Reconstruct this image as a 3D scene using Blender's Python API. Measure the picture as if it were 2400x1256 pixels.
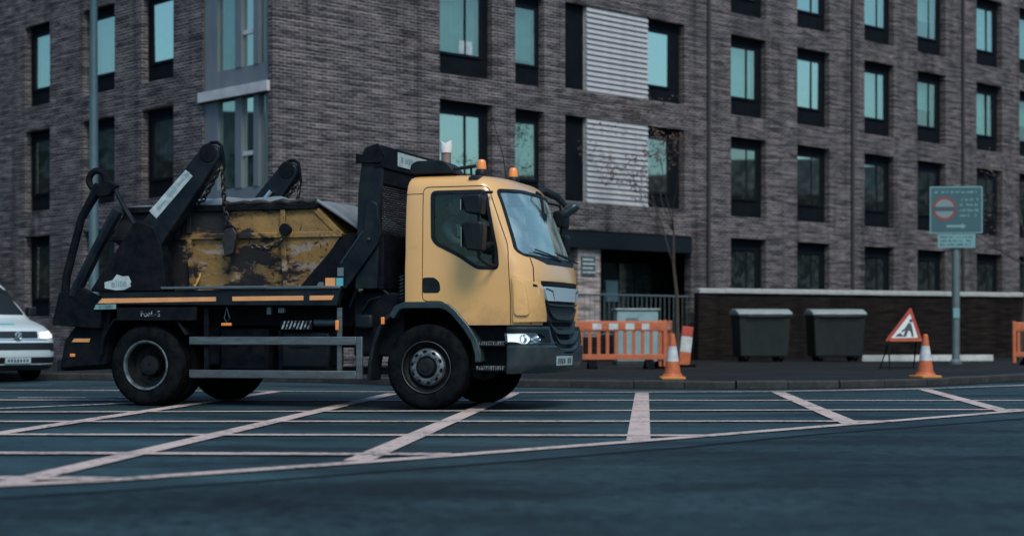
import bpy, bmesh, math, random
from math import sin, cos, pi, radians, sqrt, atan2
from mathutils import Vector, Matrix, noise as mnoise
random.seed(7)
for o in list(bpy.data.objects): bpy.data.objects.remove(o)
SC = bpy.context.scene
COL = SC.collection

# ------------------------------------------------------------------ camera, sky, sun, exposure
cd = bpy.data.cameras.new('camera'); cam = bpy.data.objects.new('camera', cd); COL.objects.link(cam)
cam.location = (0, 0, .9); cam.rotation_euler = (pi/2, 0, 0)
cd.sensor_width = 36; cd.lens = 58.5; cd.shift_y = .0633
cd.clip_end = 2000; cd.clip_start = .1
cd.dof.use_dof = True; cd.dof.focus_distance = 19.0; cd.dof.aperture_fstop = 1.25
SC.camera = cam
SUN_EL, SUN_AZ = radians(52), radians(160)      # azimuth clockwise from +Y
W = bpy.data.worlds.new('World'); SC.world = W; W.use_nodes = True
wn = W.node_tree.nodes; wl = W.node_tree.links
sky = wn.new('ShaderNodeTexSky'); sky.sky_type = 'NISHITA'; sky.sun_disc = False
sky.sun_elevation = SUN_EL; sky.sun_rotation = SUN_AZ; sky.air_density = 1.2; sky.dust_density = 3.0; sky.ozone_density = 2.0
# cold, blue-green overcast: the sky's own colour pulled towards teal
tint = wn.new('ShaderNodeMix'); tint.data_type = 'RGBA'; tint.blend_type = 'MULTIPLY'; tint.inputs[0].default_value = 1; tint.inputs[7].default_value = (.66, .94, 1.10, 1)
bg = wn['Background']; wl.new(sky.outputs[0], tint.inputs[6]); wl.new(tint.outputs[2], bg.inputs[0]); bg.inputs[1].default_value = .15
sd = bpy.data.lights.new('sun', 'SUN'); sd.energy = 2.5; sd.angle = radians(20); sd.color = (1, .90, .78)
so = bpy.data.objects.new('sun', sd); COL.objects.link(so); so.location = (0, 0, 40)
so.rotation_euler = Vector((-sin(SUN_AZ)*cos(SUN_EL), -cos(SUN_AZ)*cos(SUN_EL), -sin(SUN_EL))).to_track_quat('-Z', 'Y').to_euler()
SC.view_settings.view_transform = 'Standard'; SC.view_settings.look = 'None'
SC.view_settings.exposure = -.12; SC.view_settings.gamma = 1
SC.render.engine = 'CYCLES'

# ------------------------------------------------------------------ materials
M = {}
def mat(name, col, rough=.6, metal=0, col2=None, nscale=4, namt=.5, bump=0, bscale=60, rvar=0, coat=0, spec=.5, detail=6, aniso=None):
    """principled material; col2 = second tone mixed in by noise (dirt, grain)"""
    m = bpy.data.materials.new(name); m.use_nodes = True; nt = m.node_tree; N = nt.nodes; K = nt.links
    p = N['Principled BSDF']
    p.inputs['Base Color'].default_value = (*col, 1); p.inputs['Roughness'].default_value = rough; p.inputs['Metallic'].default_value = metal
    p.inputs['Specular IOR Level'].default_value = spec
    if coat: p.inputs['Coat Weight'].default_value = coat; p.inputs['Coat Roughness'].default_value = .08
    tc = N.new('ShaderNodeTexCoord'); vec = tc.outputs['Object']
    if aniso:
        mp = N.new('ShaderNodeMapping'); mp.inputs['Scale'].default_value = aniso; K.new(vec, mp.inputs[0]); vec = mp.outputs[0]
    if col2 is not None:
        n = N.new('ShaderNodeTexNoise'); n.inputs['Scale'].default_value = nscale; n.inputs['Detail'].default_value = detail; n.inputs['Roughness'].default_value = .65
        K.new(vec, n.inputs['Vector'])
        r = N.new('ShaderNodeValToRGB'); r.color_ramp.elements[0].position = .5-.25*namt-.02; r.color_ramp.elements[1].position = .5+.25*namt+.02
        r.color_ramp.elements[0].color = (*col, 1); r.color_ramp.elements[1].color = (*col2, 1)
        K.new(n.outputs['Fac'], r.inputs[0]); K.new(r.outputs[0], p.inputs['Base Color'])
        if rvar:
            mr = N.new('ShaderNodeMapRange'); mr.inputs[3].default_value = max(.03, rough-rvar); mr.inputs[4].default_value = min(1, rough+rvar)
            K.new(n.outputs['Fac'], mr.inputs[0]); K.new(mr.outputs[0], p.inputs['Roughness'])
    if bump:
        b = N.new('ShaderNodeTexNoise'); b.inputs['Scale'].default_value = bscale; b.inputs['Detail'].default_value = 5; K.new(vec, b.inputs['Vector'])
        bp = N.new('ShaderNodeBump'); bp.inputs['Strength'].default_value = bump; bp.inputs['Distance'].default_value = .02
        K.new(b.outputs['Fac'], bp.inputs['Height']); K.new(bp.outputs[0], p.inputs['Normal'])
    M[name] = m; return m

def brick_mat(name, c1, c2, mortar, dirt):
    m = bpy.data.materials.new(name); m.use_nodes = True; nt = m.node_tree; N = nt.nodes; K = nt.links
    p = N['Principled BSDF']; p.inputs['Roughness'].default_value = .92; p.inputs['Specular IOR Level'].default_value = .12
    tc = N.new('ShaderNodeTexCoord'); sp = N.new('ShaderNodeSeparateXYZ'); K.new(tc.outputs['Object'], sp.inputs[0])
    ad = N.new('ShaderNodeMath'); ad.operation = 'ADD'; K.new(sp.outputs[0], ad.inputs[0]); K.new(sp.outputs[1], ad.inputs[1])
    cb = N.new('ShaderNodeCombineXYZ'); K.new(ad.outputs[0], cb.inputs[0]); K.new(sp.outputs[2], cb.inputs[1])
    b = N.new('ShaderNodeTexBrick'); K.new(cb.outputs[0], b.inputs['Vector'])
    b.inputs['Scale'].default_value = 1; b.inputs['Brick Width'].default_value = .225; b.inputs['Row Height'].default_value = .075
    b.inputs['Mortar Size'].default_value = .010; b.inputs['Mortar Smooth'].default_value = .3; b.inputs['Bias'].default_value = -.1
    b.inputs['Color1'].default_value = (*c1, 1); b.inputs['Color2'].default_value = (*c2, 1); b.inputs['Mortar'].default_value = (*mortar, 1)
    n = N.new('ShaderNodeTexNoise'); n.inputs['Scale'].default_value = .55; n.inputs['Detail'].default_value = 8; K.new(tc.outputs['Object'], n.inputs['Vector'])
    # tone that wanders along the courses in long streaks
    mp = N.new('ShaderNodeMapping'); mp.inputs['Scale'].default_value = (1.1, 13.3, 1); K.new(cb.outputs[0], mp.inputs[0])
    n2 = N.new('ShaderNodeTexNoise'); n2.inputs['Scale'].default_value = 1.0; n2.inputs['Detail'].default_value = 3; K.new(mp.outputs[0], n2.inputs['Vector'])
    r2 = N.new('ShaderNodeValToRGB'); r2.color_ramp.elements[0].position = .35; r2.color_ramp.elements[1].position = .68
    r2.color_ramp.elements[0].color = (.30, .31, .35, 1); r2.color_ramp.elements[1].color = (1.4, 1.35, 1.33, 1); K.new(n2.outputs['Fac'], r2.inputs[0])
    mu = N.new('ShaderNodeMix'); mu.data_type = 'RGBA'; mu.blend_type = 'MULTIPLY'; mu.inputs[0].default_value = 1
    K.new(b.outputs['Color'], mu.inputs[6]); K.new(r2.outputs[0], mu.inputs[7])
    mx = N.new('ShaderNodeMix'); mx.data_type = 'RGBA'; mx.blend_type = 'MIX'
    r = N.new('ShaderNodeMapRange'); r.inputs[1].default_value = .5; r.inputs[2].default_value = .75; r.inputs[4].default_value = .5; K.new(n.outputs['Fac'], r.inputs[0])
    K.new(r.outputs[0], mx.inputs[0]); K.new(mu.outputs[2], mx.inputs[6]); mx.inputs[7].default_value = (*dirt, 1)
    mp3 = N.new('ShaderNodeMapping'); mp3.inputs['Scale'].default_value = (2.4, .16, 1); K.new(cb.outputs[0], mp3.inputs[0])
    n3 = N.new('ShaderNodeTexNoise'); n3.inputs['Scale'].default_value = 1; n3.inputs['Detail'].default_value = 6; K.new(mp3.outputs[0], n3.inputs['Vector'])
    r3 = N.new('ShaderNodeMapRange'); r3.inputs[1].default_value = .5; r3.inputs[2].default_value = .72; r3.inputs[3].default_value = 1.08; r3.inputs[4].default_value = .55; K.new(n3.outputs['Fac'], r3.inputs[0])
    mz = N.new('ShaderNodeMix'); mz.data_type = 'RGBA'; mz.blend_type = 'MULTIPLY'; mz.inputs[0].default_value = 1; K.new(mx.outputs[2], mz.inputs[6]); K.new(r3.outputs[0], mz.inputs[7])
    K.new(mz.outputs[2], p.inputs['Base Color'])
    bp = N.new('ShaderNodeBump'); bp.invert = True; bp.inputs['Strength'].default_value = .8; bp.inputs['Distance'].default_value = .012
    K.new(b.outputs['Fac'], bp.inputs['Height']); K.new(bp.outputs[0], p.inputs['Normal'])
    M[name] = m; return m

def glass_mat(name, tint, alpha, rough=.02, film=0, vary=0, sheen=(.86, 1, .84)):
    """window glass: a clear coat of reflection over a tinted, see-through body"""
    m = bpy.data.materials.new(name); m.use_nodes = True; nt = m.node_tree; N = nt.nodes; K = nt.links
    out = N['Material Output']; N.remove(N['Principled BSDF'])
    t = N.new('ShaderNodeBsdfTransparent'); t.inputs[0].default_value = (*tint, 1)
    g = N.new('ShaderNodeBsdfGlossy'); g.inputs['Roughness'].default_value = rough; g.inputs['Color'].default_value = (*sheen, 1)
    fr = N.new('ShaderNodeFresnel'); fr.inputs[0].default_value = 1.55
    mr = N.new('ShaderNodeMapRange'); mr.inputs[3].default_value = alpha; mr.inputs[4].default_value = 1; K.new(fr.outputs[0], mr.inputs[0])
    ge = N.new('ShaderNodeNewGeometry'); ff = N.new('ShaderNodeMath'); ff.operation = 'SUBTRACT'; ff.inputs[0].default_value = 1; K.new(ge.outputs['Backfacing'], ff.inputs[1])
    fm = N.new('ShaderNodeMath'); fm.operation = 'MULTIPLY'; K.new(mr.outputs[0], fm.inputs[0]); K.new(ff.outputs[0], fm.inputs[1])      # the inner face of a pane adds no second mirror
    mx = N.new('ShaderNodeMixShader'); K.new(fm.outputs[0], mx.inputs[0]); K.new(t.outputs[0], mx.inputs[1]); K.new(g.outputs[0], mx.inputs[2]); K.new(mx.outputs[0], out.inputs[0])
    if vary:      # old and new panes mirror differently
        oi = N.new('ShaderNodeObjectInfo'); vr = N.new('ShaderNodeMapRange'); vr.inputs[3].default_value = alpha-vary; vr.inputs[4].default_value = alpha+vary
        K.new(oi.outputs['Random'], vr.inputs[0]); K.new(vr.outputs[0], mr.inputs[3])
    if film:      # dried rain and dust, swept by the wipers
        tc = N.new('ShaderNodeTexCoord'); n = N.new('ShaderNodeTexNoise'); n.inputs['Scale'].default_value = 2.4; n.inputs['Detail'].default_value = 7; n.inputs['Distortion'].default_value = 1.2; K.new(tc.outputs['Object'], n.inputs['Vector'])
        r = N.new('ShaderNodeMapRange'); r.inputs[1].default_value = .42; r.inputs[2].default_value = .66; r.inputs[3].default_value = film*.25; r.inputs[4].default_value = film; K.new(n.outputs['Fac'], r.inputs[0])
        d = N.new('ShaderNodeBsdfDiffuse'); d.inputs[0].default_value = (.5, .58, .58, 1); x2 = N.new('ShaderNodeMixShader'); K.new(r.outputs[0], x2.inputs[0]); K.new(mx.outputs[0], x2.inputs[1]); K.new(d.outputs[0], x2.inputs[2]); K.new(x2.outputs[0], out.inputs[0])
    M[name] = m; return m

def skip_mat():
    m = bpy.data.materials.new('skip_paint'); m.use_nodes = True; nt = m.node_tree; N = nt.nodes; K = nt.links
    p = N['Principled BSDF']; tc = N.new('ShaderNodeTexCoord')
    def nz(sc, det, scale=(1, 1, 1), dist=0):
        mp = N.new('ShaderNodeMapping'); mp.inputs['Scale'].default_value = scale; K.new(tc.outputs['Object'], mp.inputs[0])
        n = N.new('ShaderNodeTexNoise'); n.inputs['Scale'].default_value = sc; n.inputs['Detail'].default_value = det; n.inputs['Roughness'].default_value = .7; n.inputs['Distortion'].default_value = dist
        K.new(mp.outputs[0], n.inputs['Vector']); return n.outputs['Fac']
    def ramp(v, a, b):
        r = N.new('ShaderNodeMapRange'); r.inputs[1].default_value = a; r.inputs[2].default_value = b; K.new(v, r.inputs[0]); return r.outputs[0]
    def mix(f, a, b):
        x = N.new('ShaderNodeMix'); x.data_type = 'RGBA'; K.new(f, x.inputs[0])
        for i, v in ((6, a), (7, b)):
            if isinstance(v, tuple): x.inputs[i].default_value = (*v, 1)
            else: K.new(v, x.inputs[i])
        return x.outputs[2]
    base = mix(ramp(nz(3, 5), .4, .65), (.27, .155, .045), (.18, .105, .035))
    sz = N.new('ShaderNodeSeparateXYZ'); K.new(tc.outputs['Object'], sz.inputs[0])
    low = N.new('ShaderNodeMapRange'); low.inputs[1].default_value = .72; low.inputs[2].default_value = .5; K.new(sz.outputs[2], low.inputs[0])
    pm = N.new('ShaderNodeMath'); pm.operation = 'MULTIPLY'; K.new(low.outputs[0], pm.inputs[0]); K.new(ramp(nz(3.4, 14, (.8, 1, 2.4), .4), .53, .56), pm.inputs[1])
    pale = mix(pm.outputs[0], base, (.30, .24, .21))
    # rust and soot in large ragged patches, heavier towards the back of the skip
    sx = N.new('ShaderNodeSeparateXYZ'); K.new(tc.outputs['Object'], sx.inputs[0])
    gx = N.new('ShaderNodeMapRange'); gx.inputs[1].default_value = -1.5; gx.inputs[2].default_value = 1.3; gx.inputs[3].default_value = .13; gx.inputs[4].default_value = -.06; K.new(sx.outputs[0], gx.inputs[0])
    ad = N.new('ShaderNodeMath'); ad.operation = 'ADD'; K.new(nz(1.25, 15, (.8, 1, 1.7), .25), ad.inputs[0]); K.new(gx.outputs[0], ad.inputs[1])
    rust = mix(ramp(ad.outputs[0], .52, .555), pale, (.06, .03, .017))
    soot = mix(ramp(ad.outputs[0], .55, .57), rust, (.008, .008, .01))
    sm1 = N.new('ShaderNodeMath'); sm1.operation = 'MULTIPLY'; K.new(ramp(nz(13, 9, (1.0, 1, .55), 1.6), .55, .60), sm1.inputs[0]); K.new(ramp(nz(1.9, 8, (1, 1, 1), .8), .48, .56), sm1.inputs[1])
    scr = mix(sm1.outputs[0], soot, (.012, .01, .01))
    K.new(scr, p.inputs['Base Color']); p.inputs['Roughness'].default_value = .72
    bp = N.new('ShaderNodeBump'); bp.inputs['Strength'].default_value = .5; bp.inputs['Distance'].default_value = .03; K.new(nz(5, 6), bp.inputs['Height']); K.new(bp.outputs[0], p.inputs['Normal'])
    M['skip_paint'] = m

def asphalt(name, c1, c2, rough=.62):
    m = bpy.data.materials.new(name); m.use_nodes = True; nt = m.node_tree; N = nt.nodes; K = nt.links
    p = N['Principled BSDF']; tc = N.new('ShaderNodeTexCoord')
    def nz(sc, det, scale):
        mp = N.new('ShaderNodeMapping'); mp.inputs['Scale'].default_value = scale; K.new(tc.outputs['Object'], mp.inputs[0])
        n = N.new('ShaderNodeTexNoise'); n.inputs['Scale'].default_value = sc; n.inputs['Detail'].default_value = det; n.inputs['Roughness'].default_value = .6; K.new(mp.outputs[0], n.inputs['Vector']); return n.outputs['Fac']
    big = nz(.35, 5, (.5, 1, 1)); fine = nz(70, 4, (1, 1, 1)); mid = nz(11.0, 12, (.75, 1.0, 1)); streak = nz(.9, 10, (.45, 1.0, 1))
    r = N.new('ShaderNodeValToRGB'); r.color_ramp.elements[0].position = .38; r.color_ramp.elements[1].position = .63
    r.color_ramp.elements[0].color = (*c1, 1); r.color_ramp.elements[1].color = (*c2, 1)
    a = N.new('ShaderNodeMath'); a.operation = 'MULTIPLY_ADD'; a.inputs[1].default_value = .62; K.new(mid, a.inputs[0])
    b = N.new('ShaderNodeMath'); b.operation = 'MULTIPLY'; b.inputs[1].default_value = .38; K.new(big, b.inputs[0]); K.new(b.outputs[0], a.inputs[2]); K.new(a.outputs[0], r.inputs[0])
    mu = N.new('ShaderNodeMix'); mu.data_type = 'RGBA'; mu.blend_type = 'MULTIPLY'; mu.inputs[0].default_value = .75; K.new(r.outputs[0], mu.inputs[6])
    fr = N.new('ShaderNodeMapRange'); fr.inputs[1].default_value = .3; fr.inputs[2].default_value = .7; fr.inputs[3].default_value = .0; fr.inputs[4].default_value = 2.1; K.new(fine, fr.inputs[0]); K.new(fr.outputs[0], mu.inputs[7])
    m3 = N.new('ShaderNodeMix'); m3.data_type = 'RGBA'; m3.blend_type = 'MULTIPLY'; m3.inputs[0].default_value = 1; K.new(mu.outputs[2], m3.inputs[6])
    sr = N.new('ShaderNodeMapRange'); sr.inputs[1].default_value = .36; sr.inputs[2].default_value = .64; sr.inputs[3].default_value = .42; sr.inputs[4].default_value = 1.5; K.new(streak, sr.inputs[0]); K.new(sr.outputs[0], m3.inputs[7])
    K.new(m3.outputs[2], p.inputs['Base Color']); p.inputs['Specular IOR Level'].default_value = .18
    rr = N.new('ShaderNodeMapRange'); rr.inputs[3].default_value = rough-.14; rr.inputs[4].default_value = rough+.2; K.new(mid, rr.inputs[0]); K.new(rr.outputs[0], p.inputs['Roughness'])
    bp = N.new('ShaderNodeBump'); bp.inputs['Strength'].default_value = .45; bp.inputs['Distance'].default_value = .006; K.new(fine, bp.inputs['Height']); K.new(bp.outputs[0], p.inputs['Normal'])
    M[name] = m

def paint_line(name, col, under, wear):
    """road paint worn through to the asphalt in specks"""
    m = mat(name, col, .7); N = m.node_tree.nodes; K = m.node_tree.links; p = N['Principled BSDF']
    tc = N.new('ShaderNodeTexCoord')
    n = N.new('ShaderNodeTexNoise'); n.inputs['Scale'].default_value = 14; n.inputs['Detail'].default_value = 9; n.inputs['Roughness'].default_value = .72; K.new(tc.outputs['Object'], n.inputs['Vector'])
    n2 = N.new('ShaderNodeTexNoise'); n2.inputs['Scale'].default_value = 1.1; K.new(tc.outputs['Object'], n2.inputs['Vector'])
    a = N.new('ShaderNodeMath'); a.operation = 'MULTIPLY_ADD'; a.inputs[1].default_value = .35; K.new(n2.outputs['Fac'], a.inputs[0]); K.new(n.outputs['Fac'], a.inputs[2])
    r = N.new('ShaderNodeMapRange'); r.inputs[1].default_value = wear; r.inputs[2].default_value = wear+.13; K.new(a.outputs[0], r.inputs[0])
    x = N.new('ShaderNodeMix'); x.data_type = 'RGBA'; K.new(r.outputs[0], x.inputs[0]); x.inputs[6].default_value = (*col, 1); x.inputs[7].default_value = (*under, 1); K.new(x.outputs[2], p.inputs['Base Color'])

brick_mat('brick', (.052, .044, .046), (.138, .113, .112), (.25, .237, .24), (.042, .039, .044))
brick_mat('brick_dark', (.010, .007, .006), (.018, .012, .010), (.022, .019, .017), (.007, .006, .006))
brick_mat('brick_pale', (.36, .29, .27), (.46, .38, .35), (.3, .27, .26), (.25, .2, .19))
asphalt('asphalt', (.009, .022, .028), (.026, .053, .062))
asphalt('asphalt_fresh', (.0025, .007, .010), (.022, .046, .051), .66)
asphalt('pavement_tarmac', (.005, .006, .007), (.018, .019, .02), .85)
paint_line('box_paint', (.50, .385, .35), (.06, .065, .065), .69)
paint_line('white_paint', (.45, .45, .44), (.05, .055, .055), .66)
mat('tar', (.006, .009, .011), .7, spec=.08)
mat('kerb_stone', (.035, .034, .033), .85, col2=(.012, .012, .012), nscale=7, bump=.3)
mat('coping', (.4, .4, .385), .8, col2=(.3, .3, .29), nscale=5, bump=.2)
mat('concrete_pale', (.55, .55, .53), .8, col2=(.35, .35, .34), nscale=3, bump=.3, bscale=25)
mat('frame_dark', (.005, .007, .010), .6, spec=.1)
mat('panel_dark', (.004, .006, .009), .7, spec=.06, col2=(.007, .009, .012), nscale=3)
mat('pipe_brown', (.05, .046, .05), .7, spec=.2)
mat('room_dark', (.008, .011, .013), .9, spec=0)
mat('blind', (.72, .78, .76), .85, col2=(.5, .58, .57), nscale=3, aniso=(9, 9, .3))
mat('curtain', (.26, .36, .36), .9, col2=(.1, .16, .17), nscale=3, aniso=(9, 9, .2))
mat('louvre_white', (.42, .41, .42), .6, col2=(.33, .32, .33), nscale=4)
mat('cladding_grey', (.14, .16, .185), .5, col2=(.11, .125, .145), nscale=2, aniso=(1, 1, .3))
mat('sill_pale', (.5, .5, .52), .7, col2=(.38, .38, .4), nscale=3)
mat('fascia', (.008, .012, .016), .6, spec=.15)
glass_mat('window_glass', (.62, .8, .78), .55, vary=.33, film=.07)
glass_mat('cab_glass', (.72, .84, .86), .0, film=.006)
glass_mat('screen_glass', (.85, .93, .94), .5, film=.35)
glass_mat('lamp_glass', (.95, .97, .98), .05, sheen=(1, 1, 1))
# lorry
mat('cab_yellow', (.70, .39, .145), .24, col2=(.66, .365, .135), nscale=2.5, coat=.8, rvar=.06, namt=1.2)
mat('black_plastic', (.004, .007, .010), .42, spec=.2, col2=(.011, .015, .018), nscale=6, bump=.08, bscale=200)
mat('grille_plastic', (.022, .042, .052), .3, col2=(.03, .054, .064), nscale=6)
mat('grey_plastic', (.013, .027, .034), .36, col2=(.022, .038, .044), nscale=5, bump=.06, bscale=220, rvar=.08)
mat('chassis_black', (.0025, .0045, .009), .6, spec=.05, col2=(.011, .012, .014), nscale=7, bump=.15, bscale=40)
mat('frame_blue_black', (.003, .006, .012), .36, spec=.16, col2=(.013, .018, .022), nscale=4, rvar=.12, bump=.06)
mat('tyre', (.004, .005, .007), .9, spec=0, col2=(.011, .012, .013), nscale=9, bump=.15, bscale=70)
mat('wheel_steel', (.22, .25, .27), .36, .6, col2=(.05, .055, .06), nscale=8, rvar=.12)
mat('wheel_dark', (.004, .006, .008), .5, spec=.2, col2=(.011, .013, .015), nscale=9)
mat('aluminium', (.16, .19, .21), .45, .55, col2=(.085, .1, .11), nscale=7, rvar=.12, aniso=(.5, 3, 3), bump=.05)
mat('step_metal', (.32, .33, .34), .5, .6, col2=(.03, .035, .04), nscale=22, namt=.3)
mat('badge_silver', (.36, .46, .5), .28)
mat('chrome', (.7, .72, .74), .12, 1)
mat('reflector_orange', (.75, .33, .13), .4, col2=(.6, .27, .11), nscale=5)
mat('lens_orange', (.82, .26, .06), .25, coat=.3)
mat('plate_white', (.46, .53, .54), .5, col2=(.27, .33, .34), nscale=8)
mat('plate_ink', (.05, .07, .08), .6)
mat('sticker_teal', (.1, .36, .42), .5)
mat('text_pale', (.3, .35, .37), .6, col2=(.012, .015, .018), nscale=16, namt=.15)
mat('plate_dim', (.36, .42, .43), .5, col2=(.25, .3, .31), nscale=7)
mat('tarp', (.18, .2, .215), .75, col2=(.11, .125, .14), nscale=3, bump=.6, bscale=7)
mat('chain', (.02, .022, .025), .5, .5, col2=(.05, .04, .035), nscale=20)
mat('exhaust', (.3, .2, .17), .5, .4, col2=(.17, .11, .1), nscale=8)
mat('cap_white', (.7, .68, .68), .5)
mat('leaf_orange', (.62, .32, .1), .6)
mat('interior', (.02, .024, .028), .7)
mat('seat_cloth', (.035, .06, .068), .9, col2=(.05, .08, .09), nscale=10)
skip_mat()
def grime(m, col, z0, z1, amt):
    """road dirt thrown up on the lower panels, broken up by noise"""
    N = m.node_tree.nodes; K = m.node_tree.links; p = N['Principled BSDF']; src = p.inputs['Base Color'].links[0].from_socket
    tc = N.new('ShaderNodeTexCoord'); sp = N.new('ShaderNodeSeparateXYZ'); K.new(tc.outputs['Object'], sp.inputs[0])
    r = N.new('ShaderNodeMapRange'); r.inputs[1].default_value = z1; r.inputs[2].default_value = z0; r.inputs[3].default_value = -.12; r.inputs[4].default_value = .25; K.new(sp.outputs[2], r.inputs[0])
    n = N.new('ShaderNodeTexNoise'); n.inputs['Scale'].default_value = 5; n.inputs['Detail'].default_value = 10; n.inputs['Roughness'].default_value = .7; K.new(tc.outputs['Object'], n.inputs['Vector'])
    a = N.new('ShaderNodeMath'); a.operation = 'ADD'; K.new(r.outputs[0], a.inputs[0]); K.new(n.outputs['Fac'], a.inputs[1])
    q = N.new('ShaderNodeMapRange'); q.inputs[1].default_value = .5; q.inputs[2].default_value = .85; q.inputs[4].default_value = amt; K.new(a.outputs[0], q.inputs[0])
    x = N.new('ShaderNodeMix'); x.data_type = 'RGBA'; K.new(q.outputs[0], x.inputs[0]); K.new(src, x.inputs[6]); x.inputs[7].default_value = (*col, 1); K.new(x.outputs[2], p.inputs['Base Color'])
    rr = N.new('ShaderNodeMapRange'); rr.inputs[3].default_value = .28; rr.inputs[4].default_value = .75; K.new(q.outputs[0], rr.inputs[0]); K.new(rr.outputs[0], p.inputs['Roughness'])
grime(M['cab_yellow'], (.26, .135, .07), 1.0, 1.4, .45)
grime(M['grey_plastic'], (.10, .10, .095), .45, 1.15, .3)
grime(M['aluminium'], (.07, .07, .068), .3, 1.0, .8)
# street things
mat('van_paint', (.56, .63, .62), .3, col2=(.5, .57, .57), nscale=2, coat=.6)
mat('van_black', (.012, .014, .016), .35)
mat('barrier_orange', (.54, .13, .045), .6, col2=(.30, .075, .035), nscale=7, rvar=.08, namt=.9)
mat('cone_orange', (.58, .13, .032), .6, col2=(.30, .075, .03), nscale=9, namt=.9)
mat('reflect_white', (.55, .57, .57), .5, col2=(.36, .37, .37), nscale=9)
mat('reflect_red', (.46, .06, .035), .5, col2=(.3, .05, .035), nscale=8)
mat('cone_base', (.5, .2, .04), .6)
mat('bin_grey', (.010, .014, .014), .55, spec=.25, col2=(.017, .021, .021), nscale=3, bump=.05)
mat('bin_lid', (.30, .34, .335), .5, col2=(.2, .23, .22), nscale=9)
mat('post_grey', (.14, .18, .185), .5, .3, col2=(.1, .13, .135), nscale=4)
mat('post_teal', (.04, .085, .1), .55, col2=(.03, .07, .085), nscale=3)
mat('roundel_red', (.22, .04, .035), .5)
mat('sign_muted', (.16, .22, .23), .5)
mat('sign_blue', (.035, .09, .105), .5)
mat('sign_edge', (.15, .29, .3), .5)
mat('sign_pale', (.45, .58, .58), .5)
mat('cabinet_grey', (.22, .32, .325), .55, col2=(.17, .26, .27), nscale=4)
mat('bark', (.035, .026, .022), .9, col2=(.06, .045, .038), nscale=14, bump=.5, bscale=40)
mat('leaf', (.05, .028, .022), .7, col2=(.085, .04, .028), nscale=30)
mat('skin', (.36, .2, .14), .5)
mat('jacket', (.035, .05, .06), .85, col2=(.09, .11, .12), nscale=12)
mat('shirt_pale', (.5, .52, .52), .8)
mat('hair', (.012, .01, .009), .6)

# ------------------------------------------------------------------ mesh helpers
class MB:
    def __init__(s): s.v = []; s.f = []
    def add(s, v, f, mx=None):
        n = len(s.v); s.v += [tuple(mx @ Vector(p)) if mx else tuple(p) for p in v]; s.f += [tuple(i+n for i in q) for q in f]; return s
    def box(s, x0, x1, y0, y1, z0, z1, mx=None):
        return s.add([(x0,y0,z0),(x1,y0,z0),(x1,y1,z0),(x0,y1,z0),(x0,y0,z1),(x1,y0,z1),(x1,y1,z1),(x0,y1,z1)],
                     [(0,3,2,1),(4,5,6,7),(0,1,5,4),(1,2,6,5),(2,3,7,6),(3,0,4,7)], mx)
    def prism(s, poly, axis, a, b):
        """2-D polygon pushed along an axis: 'y' takes (x,z), 'x' takes (y,z), 'z' takes (x,y)"""
        area = sum(poly[i][0]*poly[(i+1) % len(poly)][1]-poly[(i+1) % len(poly)][0]*poly[i][1] for i in range(len(poly)))
        if area < 0: poly = poly[::-1]
        P = {'y': lambda p, t: (p[0], t, p[1]), 'x': lambda p, t: (t, p[0], p[1]), 'z': lambda p, t: (p[0], p[1], t)}[axis]
        n = len(poly); v = [P(p, a) for p in poly]+[P(p, b) for p in poly]
        flip = (axis == 'y') == (b > a)
        f = [tuple(range(n))[::-1], tuple(range(n, 2*n))]+[(i, (i+1) % n, n+(i+1) % n, n+i) for i in range(n)]
        if flip: f = [q[::-1] for q in f]
        return s.add(v, f)
    def tube(s, pts, r, seg=10, caps=True, closed=False):
        pts = [Vector(p) for p in pts]; n = len(pts); rr = r if isinstance(r, (list, tuple)) else [r]*n
        b = len(s.v); up = None
        for i, p in enumerate(pts):
            if closed: d = (pts[(i+1) % n]-pts[i-1])
            else: d = pts[min(i+1, n-1)]-pts[max(i-1, 0)]
            d.normalize()
            if up is None: up = Vector((0, 0, 1)) if abs(d.z) < .9 else Vector((1, 0, 0))
            a = d.cross(up); a.normalize(); c = a.cross(d); c.normalize(); up = c
            for k in range(seg):
                t = 2*pi*k/seg; s.v.append(tuple(p+a*cos(t)*rr[i]+c*sin(t)*rr[i]))
        for i in range(n if closed else n-1):
            j = (i+1) % n
            for k in range(seg):
                k2 = (k+1) % seg; s.f.append((b+i*seg+k, b+i*seg+k2, b+j*seg+k2, b+j*seg+k))
        if caps and not closed:
            s.f.append(tuple(b+k for k in range(seg))[::-1]); s.f.append(tuple(b+(n-1)*seg+k for k in range(seg)))
        return s
    def lathe(s, prof, seg=32, mx=None, close=False, caps=True):
        """profile (radius, height) turned about local z"""
        v = []; f = []; n = len(prof)
        for r, z in prof:
            for k in range(seg): v.append((r*cos(2*pi*k/seg), r*sin(2*pi*k/seg), z))
        for i in range(n if close else n-1):
            j = (i+1) % n
            for k in range(seg):
                k2 = (k+1) % seg; f.append((i*seg+k, i*seg+k2, j*seg+k2, j*seg+k))
        if not close and caps:
            f.append(tuple(range(seg))[::-1]); f.append(tuple((n-1)*seg+k for k in range(seg)))
        return s.add(v, f, mx)
    def mesh(s, name, m):
        me = bpy.data.meshes.new(name); me.from_pydata(s.v, [], s.f); me.materials.append(M[m] if isinstance(m, str) else m); me.update(); return me
    def build(s, name, m, parent=None, bevel=0, smooth=35, fix=True):
        me = s.mesh(name, m)
        if fix:
            bm = bmesh.new(); bm.from_mesh(me); bmesh.ops.recalc_face_normals(bm, faces=bm.faces); bm.to_mesh(me); bm.free()
        o = link(name, me, parent)
        if smooth: sm(me, smooth)
        if bevel:
            b = o.modifiers.new('bevel', 'BEVEL'); b.width = bevel; b.segments = 2; b.limit_method = 'ANGLE'; b.angle_limit = radians(40)
        return o
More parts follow.
